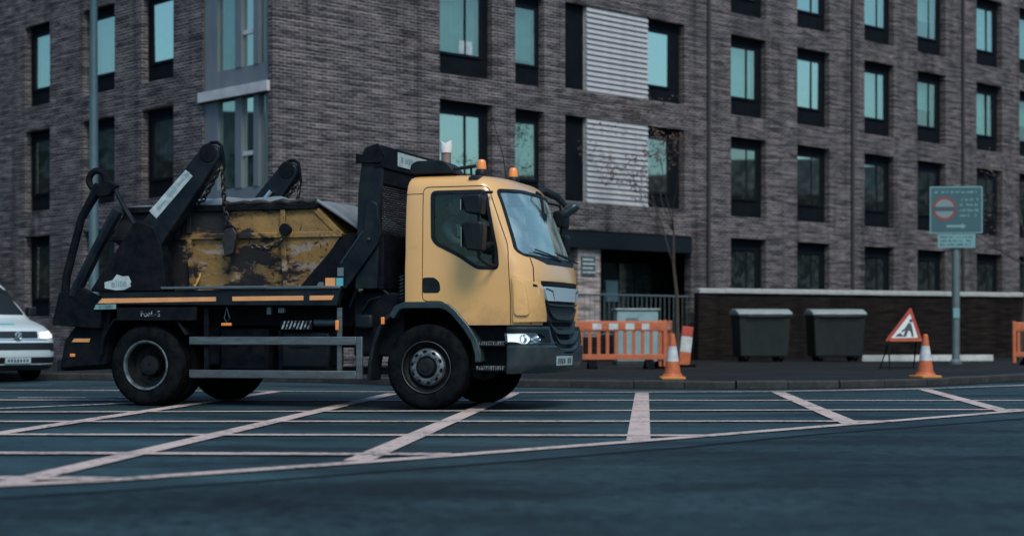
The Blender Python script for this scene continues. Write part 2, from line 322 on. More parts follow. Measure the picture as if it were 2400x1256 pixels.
def sm(me, ang=35):
    me.polygons.foreach_set('use_smooth', [True]*len(me.polygons)); me.set_sharp_from_angle(angle=radians(ang))
def link(name, data, parent=None):
    o = bpy.data.objects.new(name, data); COL.objects.link(o)
    if parent: o.parent = parent
    return o
def tag(o, label, cat, group=None):
    o['label'] = label; o['category'] = cat
    if group: o['group'] = group
    return o
def thing(name, label, cat, loc=(0, 0, 0), rz=0, group=None):
    o = bpy.data.objects.new(name, None); COL.objects.link(o); o.location = loc; o.rotation_euler = (0, 0, rz); o.empty_display_size = .2
    return tag(o, label, cat, group)
def struct(o): o['kind'] = 'structure'; return o
def copy_tree(o, parent=None):
    c = o.copy(); COL.objects.link(c); c.parent = parent
    for ch in list(o.children): copy_tree(ch, c)
    return c
def box(name, m, parent, x0, x1, y0, y1, z0, z1, bevel=.004): return MB().box(x0, x1, y0, y1, z0, z1).build(name, m, parent, bevel)
def tmp(me):
    o = bpy.data.objects.new('tmp', me); COL.objects.link(o); return o
def boolean(a, b, op):
    """mesh a (op) mesh b -> new mesh"""
    A = tmp(a); B = tmp(b); md = A.modifiers.new('b', 'BOOLEAN'); md.operation = op; md.object = B; md.solver = 'EXACT'
    dg = bpy.context.evaluated_depsgraph_get(); r = bpy.data.meshes.new_from_object(A.evaluated_get(dg))
    bpy.data.objects.remove(A); bpy.data.objects.remove(B); return r
def setmat(me, m, ang=30):
    me.materials.clear(); me.materials.append(M[m]); me.polygons.foreach_set('material_index', [0]*len(me.polygons)); sm(me, ang); return me
def text_mesh(txt, size, depth=.003):
    c = bpy.data.curves.new('t', 'FONT'); c.body = txt; c.size = size; c.extrude = depth; c.align_x = 'CENTER'; c.align_y = 'CENTER'
    o = tmp(c); dg = bpy.context.evaluated_depsgraph_get(); me = bpy.data.meshes.new_from_object(o.evaluated_get(dg)); bpy.data.objects.remove(o); return me
def rounded(poly, r, n=4):
    """round the corners of a 2-D polygon"""
    out = []; L = len(poly)
    for i, p in enumerate(poly):
        a = Vector(poly[i-1]); b = Vector(p); c = Vector(poly[(i+1) % L]); u = (a-b); w = (c-b); k = min(r, u.length*.45, w.length*.45)
        u.normalize(); w.normalize(); p0 = b+u*k; p1 = b+w*k
        for j in range(n+1):
            t = j/n; out.append(tuple((1-t)**2*p0+2*t*(1-t)*b+t*t*p1))
    return out
def grow(poly, d):
    """offset a polygon outwards by d"""
    L = len(poly); area = sum(poly[i][0]*poly[(i+1) % L][1]-poly[(i+1) % L][0]*poly[i][1] for i in range(L)); sg = 1 if area > 0 else -1; out = []
    for i in range(L):
        a = Vector(poly[i-1]); b = Vector(poly[i]); c = Vector(poly[(i+1) % L])
        n1 = Vector(((b-a).y, -(b-a).x)).normalized()*sg; n2 = Vector(((c-b).y, -(c-b).x)).normalized()*sg
        n = n1+n2; k = n.length
        if k < 1e-6: out.append(tuple(b+n1*d)); continue
        n.normalize(); out.append(tuple(b+n*d/max(.5, n.dot(n1))))
    return out
def stack_mesh(rows, q=3.2, off=0, nside=8, ncur=14, rc=.05):
    """solid whose plan is a box with a bowed, round-cornered front; rows = (z, front x, half width, rear x, bow depth)"""
    rows = list(rows); lo, hi = rows[0][0]+off, rows[-1][0]-off
    rows = [rows[0]]+[r for r in rows[1:-1] if lo+.004 < r[0] < hi-.004]+[rows[-1]]
    v = []; f = []; nr = len(rows)
    for i, (z, F, Wd, xr, D) in enumerate(rows):
        z = z+off if i == 0 else (z-off if i == nr-1 else z)
        F -= off; Wd -= off; xs = F-D; xr = min(xr+off, xs-rc-.01); h = []
        h += [(xr, -Wd+rc), (xr+rc*.3, -Wd+rc*.3), (xr+rc, -Wd)]
        for k in range(1, nside): h.append((xr+rc+(xs-xr-rc)*k/nside, -Wd))
        for k in range(ncur+1):
            th = pi/2*k/ncur; h.append((xs+D*sin(th), -Wd*cos(th)**(2/q) if k < ncur else 0))
        v += [(x, y, z) for x, y in h]+[(x, -y, z) for x, y in h[-2::-1]]
    n = len(v)//nr
    for i in range(nr-1):
        for k in range(n):
            k2 = (k+1) % n; f.append((i*n+k, i*n+k2, (i+1)*n+k2, (i+1)*n+k))
    f.append(tuple(range(n))[::-1]); f.append(tuple((nr-1)*n+k for k in range(n)))
    me = bpy.data.meshes.new('stack'); me.from_pydata(v, [], f); me.update(); return me
def prism_mesh(poly, axis, a, b):
    me = MB().prism(poly, axis, a, b).mesh('p', 'interior')
    bm = bmesh.new(); bm.from_mesh(me); bmesh.ops.recalc_face_normals(bm, faces=bm.faces); bm.to_mesh(me); bm.free(); return me
def patch(rows, a, b, prisms, m, name, parent, cut=None, q=3.2, bevel=0):
    """a layer of the solid between offsets a and b, kept inside a prism: trim that follows the curved body"""
    me = boolean(stack_mesh(rows, q, a), stack_mesh(rows, q, b), 'DIFFERENCE')
    me = boolean(me, prisms, 'INTERSECT')
    if cut is not None: me = boolean(me, cut, 'DIFFERENCE')
    setmat(me, m); o = link(name, me, parent); return o

# ------------------------------------------------------------------ ground, road, pavement, markings
def sheet(name, poly, z, m, kind=True, parent=None):
    me = bpy.data.meshes.new(name); me.from_pydata([(x, y, z) for x, y in poly], [], [tuple(range(len(poly)))]); me.materials.append(M[m]); me.update()
    if me.polygons[0].normal.z < 0: me.flip_normals()
    o = link(name, me, parent)
    if kind and not parent: struct(o)
    return o
road = sheet('road', [(-400, -400), (400, -400), (400, 400), (-400, 400)], 0, 'asphalt')
SEAM = [(-9, 3.6), (-2.77, 9.0), (-1.54, 10.03), (0, 11.58), (1.33, 13.0), (2.62, 14.62), (5.27, 17.3), (9, 21.4), (14, 27)]
sheet('road_resurfacing', SEAM+[(40, 27), (40, -20), (-9, -20)], .004, 'asphalt_fresh')
def strip(name, pts, w, z, m, parent=None):
    v = []; n = len(pts)
    for i, p in enumerate(pts):
        a = Vector(pts[max(i-1, 0)]); b = Vector(pts[min(i+1, n-1)]); d = (b-a).normalized(); s = Vector((-d.y, d.x))*w/2; p = Vector(p)
        v += [(*(p+s), z), (*(p-s), z)]
    f = [(2*i+1, 2*i+3, 2*i+2, 2*i) for i in range(n-1)]
    me = bpy.data.meshes.new(name); me.from_pydata(v, [], f); me.materials.append(M[m]); me.update(); return link(name, me, parent)
struct(strip('tar_seam', [(x, y) for x, y in SEAM], .10, .006, 'tar'))
box_near = [(-6.5, 6.5), (-3.0, 9.75), (-2.47, 10.08), (-1.03, 11.51), (1.06, 13.76), (3.35, 16.33), (5.9, 19.18), (9.5, 23.2)]
marks = struct(strip('box_junction_marking', box_near, .18, .010, 'box_paint'))
for k, (a, b) in enumerate([((-5.3, 6.5), (-3.6, 25.3)), ((-3.0, 9.75), (-1.75, 24.5)), ((-1.08, 11.6), (.02, 24.6)), ((1.04, 13.7), (1.93, 24.7)), ((3.33, 16.25), (4.0, 25.0)), ((5.6, 18.8), (6.5, 26.2)), ((8.4, 22.1), (8.9, 28.0))]):
    strip('diagonal_line', [a, b], .2, .012, 'box_paint', marks)
for a, b in [((-6.5, 10.5), (-2.45, 10.15)), ((-8, 12.5), (-.45, 12.2)), ((-9, 14.7), (1.72, 14.44)), ((-10, 16.7), (3.8, 16.78)), ((-10, 18.5), (6.0, 19.35)), ((-9, 22.1), (8.2, 21.9))]:
    strip('diagonal_line', [a, b], .21, .014, 'box_paint', marks)
strip('border_line', [(-12, 26.3), (-3.65, 25.4), (.2, 24.8), (3.9, 25.2), (6.4, 26.3), (8.7, 28.2), (11, 31.5)], .18, .016, 'box_paint', marks)
struct(strip('lane_line', [(-7.8, 17.2), (-5.0, 20.8), (-4.4, 21.5)], .12, .018, 'white_paint'))
dash = struct(strip('lane_dash', [(-9.6, 22.3), (-8.6, 22.5)], .12, .018, 'white_paint'))
for k in range(3): struct(strip('lane_dash', [(-8.1+k*1.35, 22.6+k*.12), (-7.2+k*1.35, 22.7+k*.12)], .12, .018, 'white_paint'))
struct(strip('edge_line', [(5.2, 26.0), (7.0, 26.75), (8.3, 27.8)], .08, .018, 'white_paint'))
KERB = [(-60, 37), (-30, 34.4), (-12, 32.7), (-5.5, 31.6), (-3.4, 30.3), (-1.9, 28.8), (0, 27.9), (2, 27.15), (3.6, 26.8), (5.3, 27.1), (7.0, 28.3), (8.6, 30.2), (11, 33.2), (15, 37.8), (40, 64)]
pav = struct(sheet('pavement', [(x, y+.07) for x, y in KERB]+[(120, 150), (-120, 150), (-120, 60)], .12, 'pavement_tarmac'))
def resample(pts, step):
    out = [Vector(pts[0])]; 
    for a, b in zip(pts, pts[1:]):
        a = Vector(a); b = Vector(b); n = max(1, round((b-a).length/step))
        out += [a+(b-a)*k/n for k in range(1, n+1)]
    return out
kp = [p for p in resample(KERB, .915)]
for a, b in zip(kp, kp[1:]):
    if a.x < -16 or b.x > 16: 
        continue
    d = (b-a); L = d.length; ang = atan2(d.y, d.x); g = .006
    prof = [(-.07, -.02), (.07, -.02), (.07, .13), (-.045, .13), (-.07, .105)]
    mb = MB(); v = [(g, y, z) for y, z in prof]+[(L-g, y, z) for y, z in prof]; n = len(prof)
    mb.add(v, [tuple(range(n))[::-1], tuple(range(n, 2*n))]+[(i, (i+1) % n, n+(i+1) % n, n+i) for i in range(n)])
    o = mb.build('kerb_stone', 'kerb_stone', pav, 0, 0); o.location = (a.x, a.y, random.uniform(-.004, .004)); o.rotation_euler = (0, 0, ang)
# drain channel of darker tarmac along the kerb
struct(strip('gutter', [(x, y-.25) for x, y in KERB[1:-1]], .3, .005, 'tar'))

# ------------------------------------------------------------------ the brick apartment building (corner at CX, CY; two street faces)
CX, CY = -5.46, 38.0
RA, LA = radians(43.574), radians(-46.9)
H_TOP = 13.6
bld = thing('apartment_building', 'long four storey grey brown brick apartment building with deep dark window recesses', 'building', (CX, CY, .12))
def wall_mesh(x0, x1, z0, z1, holes, depth=.26):
    """street face in the x-z plane facing -y, with openings and their reveals"""
    xs = sorted({x0, x1, *[h[0] for h in holes], *[h[1] for h in holes]}); zs = sorted({z0, z1, *[h[2] for h in holes], *[h[3] for h in holes]})
    mb = MB()
    for a, b in zip(xs, xs[1:]):
        for c, d in zip(zs, zs[1:]):
            mx, mz = (a+b)/2, (c+d)/2
            if any(h[0] < mx < h[1] and h[2] < mz < h[3] for h in holes): continue
            mb.add([(a, 0, c), (b, 0, c), (b, 0, d), (a, 0, d)], [(0, 1, 2, 3)])
    for a, b, c, d in [h[:4] for h in holes]:
        for p, q in (((a, c), (b, c)), ((b, c), (b, d)), ((b, d), (a, d)), ((a, d), (a, c))):
            mb.add([(p[0], 0, p[1]), (q[0], 0, q[1]), (q[0], depth, q[1]), (p[0], depth, p[1])], [(3, 2, 1, 0)])
    return mb
def window_set(w, h, gz0, gz1, gx0, gx1, mullions=()):
    """parts of one recessed window: dark frame and infill panels, glass pane, mullion"""
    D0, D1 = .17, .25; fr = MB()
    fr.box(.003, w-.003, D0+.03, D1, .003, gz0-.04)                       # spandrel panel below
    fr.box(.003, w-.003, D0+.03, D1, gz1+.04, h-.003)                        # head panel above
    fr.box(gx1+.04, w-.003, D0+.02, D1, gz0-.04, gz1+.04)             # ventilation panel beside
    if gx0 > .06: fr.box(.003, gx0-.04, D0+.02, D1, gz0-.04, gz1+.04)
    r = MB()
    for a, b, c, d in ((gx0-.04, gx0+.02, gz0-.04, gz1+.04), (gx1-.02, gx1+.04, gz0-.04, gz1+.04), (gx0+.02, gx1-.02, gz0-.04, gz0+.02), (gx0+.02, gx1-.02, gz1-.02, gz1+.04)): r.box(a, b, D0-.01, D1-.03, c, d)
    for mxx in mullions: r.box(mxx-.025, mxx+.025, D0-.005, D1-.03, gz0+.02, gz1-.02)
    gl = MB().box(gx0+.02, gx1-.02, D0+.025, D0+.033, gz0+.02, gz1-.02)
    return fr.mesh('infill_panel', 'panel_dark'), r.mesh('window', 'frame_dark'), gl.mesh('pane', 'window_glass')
def add_window(meshes, x, z, ang, parent, blind=None, w=1.8, gz=(0, 1), gx=(0, 1), bm='blind'):
    c, s = cos(ang), sin(ang)
    o = link('window', meshes[1], parent); o.location = (x*c, x*s, z); o.rotation_euler = (0, 0, ang)
    p = link('pane', meshes[2], o); p.rotation_euler = (radians(random.uniform(-.5, .5)), 0, radians(random.uniform(-.9, .3))); q = link('infill_panel', meshes[0], o)
    if blind:
        n = 12; v = []; f = []; z0 = gz[1]-(gz[1]-gz[0])*blind
        for i in range(n+1):
            xx = gx[0]+(gx[1]-gx[0])*i/n; yy = .36+.012*sin(i*2.3)+.006*random.random(); v += [(xx, yy, z0), (xx, yy, gz[1]+.03)]
        for i in range(n): f.append((2*i, 2*i+2, 2*i+3, 2*i+1))
        b = MB().add(v, f).build('blind' if bm == 'blind' else 'curtain', bm, o, 0, 60)
    return o
ZB = -.12      # building root stands on the pavement
# --- right face: x along the wall from the corner
LV = [3.72, 6.74, 9.76, 12.78]                    # heads of the openings, storey by storey
cols = [(16.5, 18.2, .0), (19.75, 21.45, .0), (23.35, 25.05, .0), (26.45, 28.2, .0), (30.2, 31.95, .0), (33.15, 34.9, .0), (36.6, 38.3, .0), (39.8, 41.5, 0)]
holes = []; wins = []
for c0, c1, _ in cols:
    for lv in LV:
        z0 = lv-2.38; holes.append((c0, c1, z0, min(lv, 13.2))); wins.append((c0, z0))
for lv in LV[1:]:
    holes.append((5.05, 6.85, lv-2.38, lv)); holes.append((7.65, 8.7, lv-2.38, lv)); holes.append((9.5, 14.4, lv-2.3, lv))
holes.append((9.3, 14.7, .14, 3.68))              # ground-floor entrance recess
holes.append((5.05, 6.85, 1.34, 3.72)); holes.append((1.6, 3.2, 1.34, 3.72))
hr = [(a, b, c, min(d, 13.2)) for a, b, c, d in holes]
wr = wall_mesh(0, 44, .05, H_TOP, [(a, b, c+0, d) for a, b, c, d in hr]); o = wr.build('wall', 'brick', bld, 0, 0, fix=False); o.rotation_euler = (0, 0, RA); o.location = (0, 0, ZB)
WM = window_set(1.7, 2.38, .56, 2.06, .06, 1.38, (.95,)); WA = window_set(1.8, 2.38, .56, 2.06, .1, 1.5, (1.0,)); WB = window_set(1.05, 2.38, .56, 2.06, .12, .92, ())
def put(ms, x, z, ang, blind, gz, gx, bm='blind'): return add_window(ms, x, z+ZB, ang, bld, blind, gz=gz, gx=gx, bm=bm)
rb = random.Random(3)
for (x, z) in wins:
    row = round((z+2.38-3.72)/3.02)
    bl = None
    if row >= 2: bl = rb.choice([1, 1, .95, .6])
    elif row == 1: bl = rb.choice([.35, None, None, .5])
    put(WM, x, z, RA, bl, (.56, 2.06), (.06, 1.38), 'blind' if row >= 2 else 'curtain')
for lv in LV[1:]:
    put(WA, 5.05, lv-2.38, RA, 1 if lv > 6 else None, (.56, 2.06), (.1, 1.5), 'curtain'); put(WB, 7.65, lv-2.38, RA, .9, (.56, 2.06), (.12, .92), 'curtain')
put(WA, 5.05, 1.34, RA, None, (.56, 2.06), (.1, 1.5)); put(WA, 1.6-.1, 1.34, RA, None, (.56, 2.06), (.1, 1.5))
# paper notice in the large window above the cab
c, s = cos(RA), sin(RA)
nt_ = MB().box(5.85, 6.3, .175, .185, 7.98, 8.3).build('window_notice', 'plate_white', bld, 0, 0); nt_.rotation_euler = (0, 0, RA); nt_.location = (0, 0, ZB)
# louvred bays: dark door-height panel, white louvre, window
WC = window_set(1.5, 2.3, .45, 1.98, .06, 1.02, ())
for lv in LV[1:]:
    z0 = lv-2.3
    top = min(lv, 13.2)
    a = MB().box(9.5, 10.36, .16, .25, z0, top).build('dark_panel', 'panel_dark', bld, 0, 0); a.rotation_euler = (0, 0, RA); a.location = (0, 0, ZB)
    fr = MB().box(10.36, 12.86, .16, .25, z0, top).build('louvre', 'sill_pale', bld, 0, 0); fr.rotation_euler = (0, 0, RA); fr.location = (0, 0, ZB)
    n = 16; hh = (top-z0)/n
    sl = MB().add([(10.37, .15, .006), (12.85, .15, .006), (12.85, .0, .006), (10.37, 0, .006), (10.37, .05, hh-.006), (12.85, .05, hh-.006), (12.85, .15, hh-.006), (10.37, .15, hh-.006)],
                  [(0, 1, 2, 3), (3, 2, 5, 4), (4, 5, 6, 7), (7, 6, 1, 0), (0, 3, 4, 7), (1, 6, 5, 2)]).mesh('slat', 'louvre_white')
    for k in range(n):
        q = link('slat', sl, fr); q.location = (0, random.uniform(0, .006), z0+k*hh)
    add_window(WC, 12.88, z0+ZB, RA, bld, .9 if lv > 7 else None, gz=(.45, 1.98), gx=(.06, 1.02), bm='curtain')
# entrance recess
def rpart(name, m, x0, x1, y0, y1, z0, z1, bevel=.0):
    o = MB().box(x0, x1, y0, y1, z0, z1).build(name, m, bld, bevel, 0); o.rotation_euler = (0, 0, RA); o.location = (0, 0, ZB); return o
rpart('entrance_back_wall', 'panel_dark', 9.3, 14.7, 1.5, 1.6, .12, 3.68)
rpart('fascia', 'fascia', 9.32, 14.68, -.05, .22, 3.2, 3.64)
rpart('pale_brick_pier', 'brick_pale', 10.1, 10.98, .1, .7, .12, 3.2)
sg = rpart('notice_board', 'plate_ink', 10.2, 10.75, .07, .098, 2.45, 2.98)
for k in range(4):
    q = MB().box(10.24, 10.72-.07*(k % 2), .055, .066, 2.52+k*.115, 2.57+k*.115).build('notice_line', 'plate_white', sg, 0, 0)
dr = rpart('entrance_door', 'fascia', 11.3, 12.3, 1.4, 1.48, .14, 2.6, .01); MB().tube([(12.2, 1.36, 1.0), (12.2, 1.36, 1.5)], .02).build('handle', 'aluminium', dr)
dg_ = rpart('entrance_glazing', 'window_glass', 12.45, 14.5, 1.41, 1.42, .5, 2.9)
for xx in (12.42, 13.1, 13.8, 14.52): rpart('mullion', 'frame_dark', xx-.03, xx+.03, 1.38, 1.46, .14, 3.2)
ps = rpart('poster', 'plate_white', 11.42, 12.0, 1.375, 1.39, 1.75, 2.35); MB().box(11.47, 11.95, 1.368, 1.374, 1.98, 2.2).build('red_band', 'reflect_red', ps, 0, 0)
MB().box(11.52, 11.9, 1.36, 1.367, 2.03, 2.15).build('green_field', 'sign_edge', ps, 0, 0)
rpart('poster', 'cabinet_grey', 12.55, 13.05, 1.36, 1.375, 1.8, 2.4)
rl = MB().tube([(9.35, .1, 1.95), (14.66, .1, 1.95)], .025)
for k in range(28): rl.tube([(9.4+k*.193, .1, .85), (9.4+k*.193, .1, 1.94)], .011, 6)
rl.tube([(9.35, .1, .86), (14.66, .1, .86)], .02)
q = rl.build('railing', 'post_grey', bld); q.rotation_euler = (0, 0, RA); q.location = (0, 0, ZB)
rpart('plinth', 'brick_dark', 9.32, 14.68, -.02, .2, .12, .8)
# shallow brick pier and downpipes
for xx in (15.4, 22.6, 29.2):
    o = MB().tube([(xx, -.09, .15), (xx, -.09, 13.4)], .045, 10).build('downpipe', 'pipe_brown', bld); o.rotation_euler = (0, 0, RA); o.location = (0, 0, ZB)
# --- left face: local x runs from -44 to the corner at 0
LL = [3.6, 6.53, 9.46, 12.4]
lc = [(-12.05, -10.6), (-8.75, -7.1), (-5.75, -4.25), (-15.3, -13.7), (-18.9, -17.3), (-22, -20.4), (-25.2, -23.6)]
hl = []
for a, b in lc:
    for lv in LL: hl.append((a, b, lv-2.25, lv))
stair = (-2.95, -.2)
for z0, z1 in ((.6, 3.55), (3.85, 6.43), (6.68, 9.4), (9.65, 12.4)): hl.append((stair[0], stair[1], z0, z1))
o = wall_mesh(-44, 0, .05, H_TOP, hl).build('wall', 'brick', bld, 0, 0, fix=False); o.rotation_euler = (0, 0, LA); o.location = (0, 0, ZB)
WL = window_set(1.5, 2.25, .5, 1.98, .28, 1.34, ())
for a, b in lc:
    for i, lv in enumerate(LL):
        add_window(WL, a+(b-a-1.5)/2, lv-2.25+ZB, LA, bld, 1 if i >= 2 else (rb.choice([.5, .7]) if i == 1 else None), gz=(.5, 1.98), gx=(.28, 1.34), bm='blind' if i >= 2 else 'curtain')
def lpart(name, m, x0, x1, y0, y1, z0, z1, par=None, bevel=0):
    o = MB().box(x0, x1, y0, y1, z0, z1).build(name, m, par or bld, bevel, 0)
    if not par: o.rotation_euler = (0, 0, LA); o.location = (0, 0, ZB)
    return o
for k, (z0, z1) in enumerate(((.6, 3.55), (3.85, 6.43), (6.68, 9.4), (9.65, 12.4))):
    sw = lpart('stair_window', 'cladding_grey', -2.95, -2.38, .06, .2, z0, z1)
    gz0 = z0+.45
    lpart('spandrel_panel', 'cladding_grey', -2.376, -.2, .07, .2, z0, gz0, sw)
    lpart('side_panel', 'cladding_grey', -.4, -.2, .062, .2, gz0+.002, z1, sw)
    for x0, x1 in ((-1.62, -1.36), (-.86, -.66)): lpart('mullion', 'cladding_grey', x0, x1, .05, .2, gz0+.002, z1, sw)
    for x0, x1 in ((-2.376, -1.625), (-1.355, -.865), (-.655, -.405)):
        lpart('pane', 'window_glass', x0, x1, .14, .15, gz0+.002, z1, sw)
        lpart('roller_blind', 'curtain', x0, x1, .2, .21, gz0+.002, z1, sw)
    if k in (1, 2): lpart('transom', 'sill_pale', -1.36, -.86, .1, .138, gz0+.75, gz0+.85, sw)
    lpart('sill', 'sill_pale', -3.02, -.12, -.09, .2, z0-.24, z0-.005)
lpart('street_door', 'panel_dark', -12.0, -10.65, .02, .1, .14, 1.3)
# dark rooms behind the glass, roof slab
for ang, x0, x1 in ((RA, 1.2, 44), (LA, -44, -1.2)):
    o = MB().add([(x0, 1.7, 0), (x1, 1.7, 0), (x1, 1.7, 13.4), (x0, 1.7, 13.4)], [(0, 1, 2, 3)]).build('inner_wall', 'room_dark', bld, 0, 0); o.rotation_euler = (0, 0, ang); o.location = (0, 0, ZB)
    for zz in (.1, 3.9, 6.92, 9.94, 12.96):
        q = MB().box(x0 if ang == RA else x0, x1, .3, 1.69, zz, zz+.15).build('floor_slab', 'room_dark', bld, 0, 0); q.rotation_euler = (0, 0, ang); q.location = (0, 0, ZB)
cR = Vector((cos(RA), sin(RA))); cL = Vector((-cos(LA), -sin(LA)))
far = [(0, 0), tuple(cR*44), tuple(cR*44+cL*44), tuple(cL*44)]
MB().prism(far, 'z', H_TOP+.001+ZB, H_TOP+.3+ZB).build('roof', 'concrete_pale', bld, 0, 0)
MB().prism([tuple(Vector(p)*1.003+Vector((0, -.05))) for p in far], 'z', H_TOP+.301+ZB, H_TOP+.45+ZB).build('parapet_coping', 'coping', bld, 0, 0)
mbk = MB().add([(*(cR*44), 0), (*(cR*44+cL*44), 0), (*(cL*44), 0), (*(cL*44), H_TOP), (*(cR*44+cL*44), H_TOP), (*(cR*44), H_TOP)], [(0, 1, 4, 5), (1, 2, 3, 4)])
mbk.build('rear_wall', 'brick_dark', bld, 0, 0)

# ------------------------------------------------------------------ dark garden wall with pale coping
gw = thing('garden_wall', 'low dark brick garden wall topped with pale coping behind the bins', 'wall', (5.3, 47.3, .12), atan2(5.5, 10.9))
gw_len = 22
MB().add([(0, 0, -.05), (gw_len, 0, -.05), (gw_len, 0, 1.92), (0, 0, 1.92), (0, .22, -.05), (gw_len, .22, -.05), (gw_len, .22, 1.92), (0, .22, 1.92)], [(0, 1, 2, 3), (1, 5, 6, 2), (5, 4, 7, 6), (4, 0, 3, 7), (3, 2, 6, 7)]).build('brickwork', 'brick_dark', gw, 0, 0)
cpm = MB().prism([(-.06, 1.925), (.28, 1.925), (.28, 2.02), (.11, 2.06), (-.06, 2.02)], 'x', .006, .894).mesh('coping_stone', 'coping')
for k in range(int(gw_len/.9)):
    q = link('coping_stone', cpm, gw); q.location = (k*.9, random.uniform(-.006, .006), random.uniform(-.006, .004))
slab = tag(MB().prism([(-.12, 0), (.12, 0), (.12, .13), (.08, .17), (-.12, .17)], 'x', 0, 3.9).build('concrete_plinth', 'concrete_pale', None, .01, 0), 'long pale concrete kerb block lying at the foot of the garden wall', 'concrete block')
slab.location = (9.55, 45.6, .12); slab.rotation_euler = (0, 0, radians(12))

# ------------------------------------------------------------------ the skip lorry (local x forward, y away from the camera, z up; origin under the front axle)
LORRY_AT = Vector((-.659, 20.497, 0)); YAW = radians(-17.5)
lorry = thing('skip_lorry', 'ochre yellow cabbed skip lorry with black lift arms driving across the junction', 'lorry', LORRY_AT, YAW)
def onlorry(x, y, z=0):
    c, s = cos(YAW), sin(YAW); return Vector((LORRY_AT.x+x*c-y*s, LORRY_AT.y+x*s+y*c, z))
CAB = [(.99, 1.355, 1.13, -.28, .33), (1.2, 1.365, 1.135, -.285, .33), (1.5, 1.355, 1.135, -.285, .33), (1.66, 1.335, 1.133, -.285, .33), (1.75, 1.30, 1.13, -.283, .33), (1.82, 1.262, 1.128, -.28, .33),
       (2.0, 1.195, 1.125, -.28, .33), (2.2, 1.118, 1.12, -.278, .33), (2.4, 1.04, 1.112, -.274, .33), (2.55, .975, 1.10, -.27, .33), (2.62, .94, 1.085, -.266, .33), (2.67, .90, 1.06, -.258, .33),
       (2.71, .84, 1.02, -.245, .33), (2.735, .76, .96, -.215, .32), (2.752, .62, .84, -.14, .30), (2.765, .35, .55, .0, .25)]
def S(o): return stack_mesh(CAB, 3.2, o)
door_poly = rounded([(-.05, 1.265), (-.05, 2.6), (.735, 2.6), (.99, 1.9), (1.03, 1.3), (1.03, .9), (.52, .9), (.215, 1.265)], .07)
side_win = rounded([(.055, 2.545), (.067, 2.0), (.12, 1.93), (.40, 1.79), (.62, 1.645), (.88, 1.635), (.868, 1.84), (.72, 2.545)], .06)
screen = rounded([(-.99, 2.56), (-1.055, 1.85), (-.98, 1.795), (-.5, 1.765), (.5, 1.765), (.98, 1.795), (1.055, 1.85), (.99, 2.56), (.4, 2.585), (-.4, 2.585)], .06)
arch = [(-.6, .8), (-.6, 1.262), (.19, 1.258), (.32, 1.185), (.535, .98), (.535, .8)]
grille_cut = [(-.80, 1.505), (.80, 1.505), (.745, .8), (-.745, .8)]
P_scr = prism_mesh(screen, 'x', .3, 2.2)
P_win = prism_mesh(side_win, 'y', -2, 2)
shell = boolean(S(0), S(.035), 'DIFFERENCE')
for pm in (prism_mesh(arch, 'y', -2, 2), P_scr, P_win, prism_mesh(grille_cut, 'x', .9, 2.2)): shell = boolean(shell, pm, 'DIFFERENCE')
d_near, d_far = prism_mesh(grow(door_poly, -.007), 'y', -2, -.55), prism_mesh(grow(door_poly, -.007), 'y', .55, 2)
door_n = boolean(shell.copy(), d_near, 'INTERSECT'); door_f = boolean(shell.copy(), d_far, 'INTERSECT')
body = boolean(shell, prism_mesh(grow(door_poly, .005), 'y', -2, -.55), 'DIFFERENCE'); body = boolean(body, prism_mesh(grow(door_poly, .005), 'y', .55, 2), 'DIFFERENCE')
cab = link('cab', setmat(body, 'cab_yellow'), lorry)
door = link('door', setmat(door_n, 'cab_yellow'), lorry); door2 = link('door', setmat(door_f, 'cab_yellow'), lorry)
lin = boolean(S(.037), S(.042), 'DIFFERENCE')
for pm in (prism_mesh(grow(screen, .01), 'x', .3, 2.2), prism_mesh(grow(side_win, .01), 'y', -2, 2), prism_mesh(grow(arch, .02), 'y', -2, 2)): lin = boolean(lin, pm, 'DIFFERENCE')
link('lining', setmat(lin, 'interior'), cab)
ws = patch(CAB, .010, .017, prism_mesh(grow(screen, .015), 'x', .3, 2.2), 'screen_glass', 'windscreen', lorry)
patch(CAB, -.004, .012, prism_mesh(grow(screen, .012), 'x', .3, 2.2), 'black_plastic', 'windscreen_seal', cab, prism_mesh(grow(screen, -.022), 'x', .2, 2.4))
gn = patch(CAB, .012, .018, prism_mesh(grow(side_win, .015), 'y', -2, -.5), 'cab_glass', 'side_window', lorry)
gf = patch(CAB, .012, .018, prism_mesh(grow(side_win, .015), 'y', .5, 2), 'cab_glass', 'side_window', lorry)
for a, b, d in ((-2, -.5, door), (.5, 2, door2)):
    patch(CAB, -.004, .013, prism_mesh(grow(side_win, .012), 'y', a, b), 'black_plastic', 'window_seal', d, prism_mesh(grow(side_win, -.03), 'y', a-.2, b+.2))
# door handle recess, corner deflector, seams
hp = rounded([(-.045, 1.545), (.10, 1.545), (.165, 1.49), (.175, 1.40), (.15, 1.365), (-.045, 1.365)], .03)
hd = patch(CAB, -.003, .012, prism_mesh(hp, 'y', -2, -.8), 'black_plastic', 'handle', door)
dp = rounded([(1.055, 1.565), (1.29, 1.475), (1.305, 1.43), (1.36, 1.03), (1.07, 1.02)], .02)
defl = patch(CAB, -.03, .01, prism_mesh(dp, 'y', -2, -.74), 'cab_yellow', 'corner_deflector', cab)
patch(CAB, -.0315, -.01, prism_mesh([(1.262, 1.465), (1.292, 1.452), (1.296, 1.43), (1.262, 1.432)], 'y', -2, -.74), 'black_plastic', 'deflector_notch', cab)
patch(CAB, -.048, -.02, prism_mesh(rounded([(1.075, 1.52), (1.20, 1.475), (1.245, 1.10), (1.09, 1.10)], .05), 'y', -2, -.74), 'cab_yellow', 'deflector_blade', cab)
patch(CAB, -.0015, .01, prism_mesh([(-.4, 2.515), (-.055, 2.52), (-.055, 2.528), (-.4, 2.523)], 'y', -2, -.8), 'black_plastic', 'roof_seam', cab)
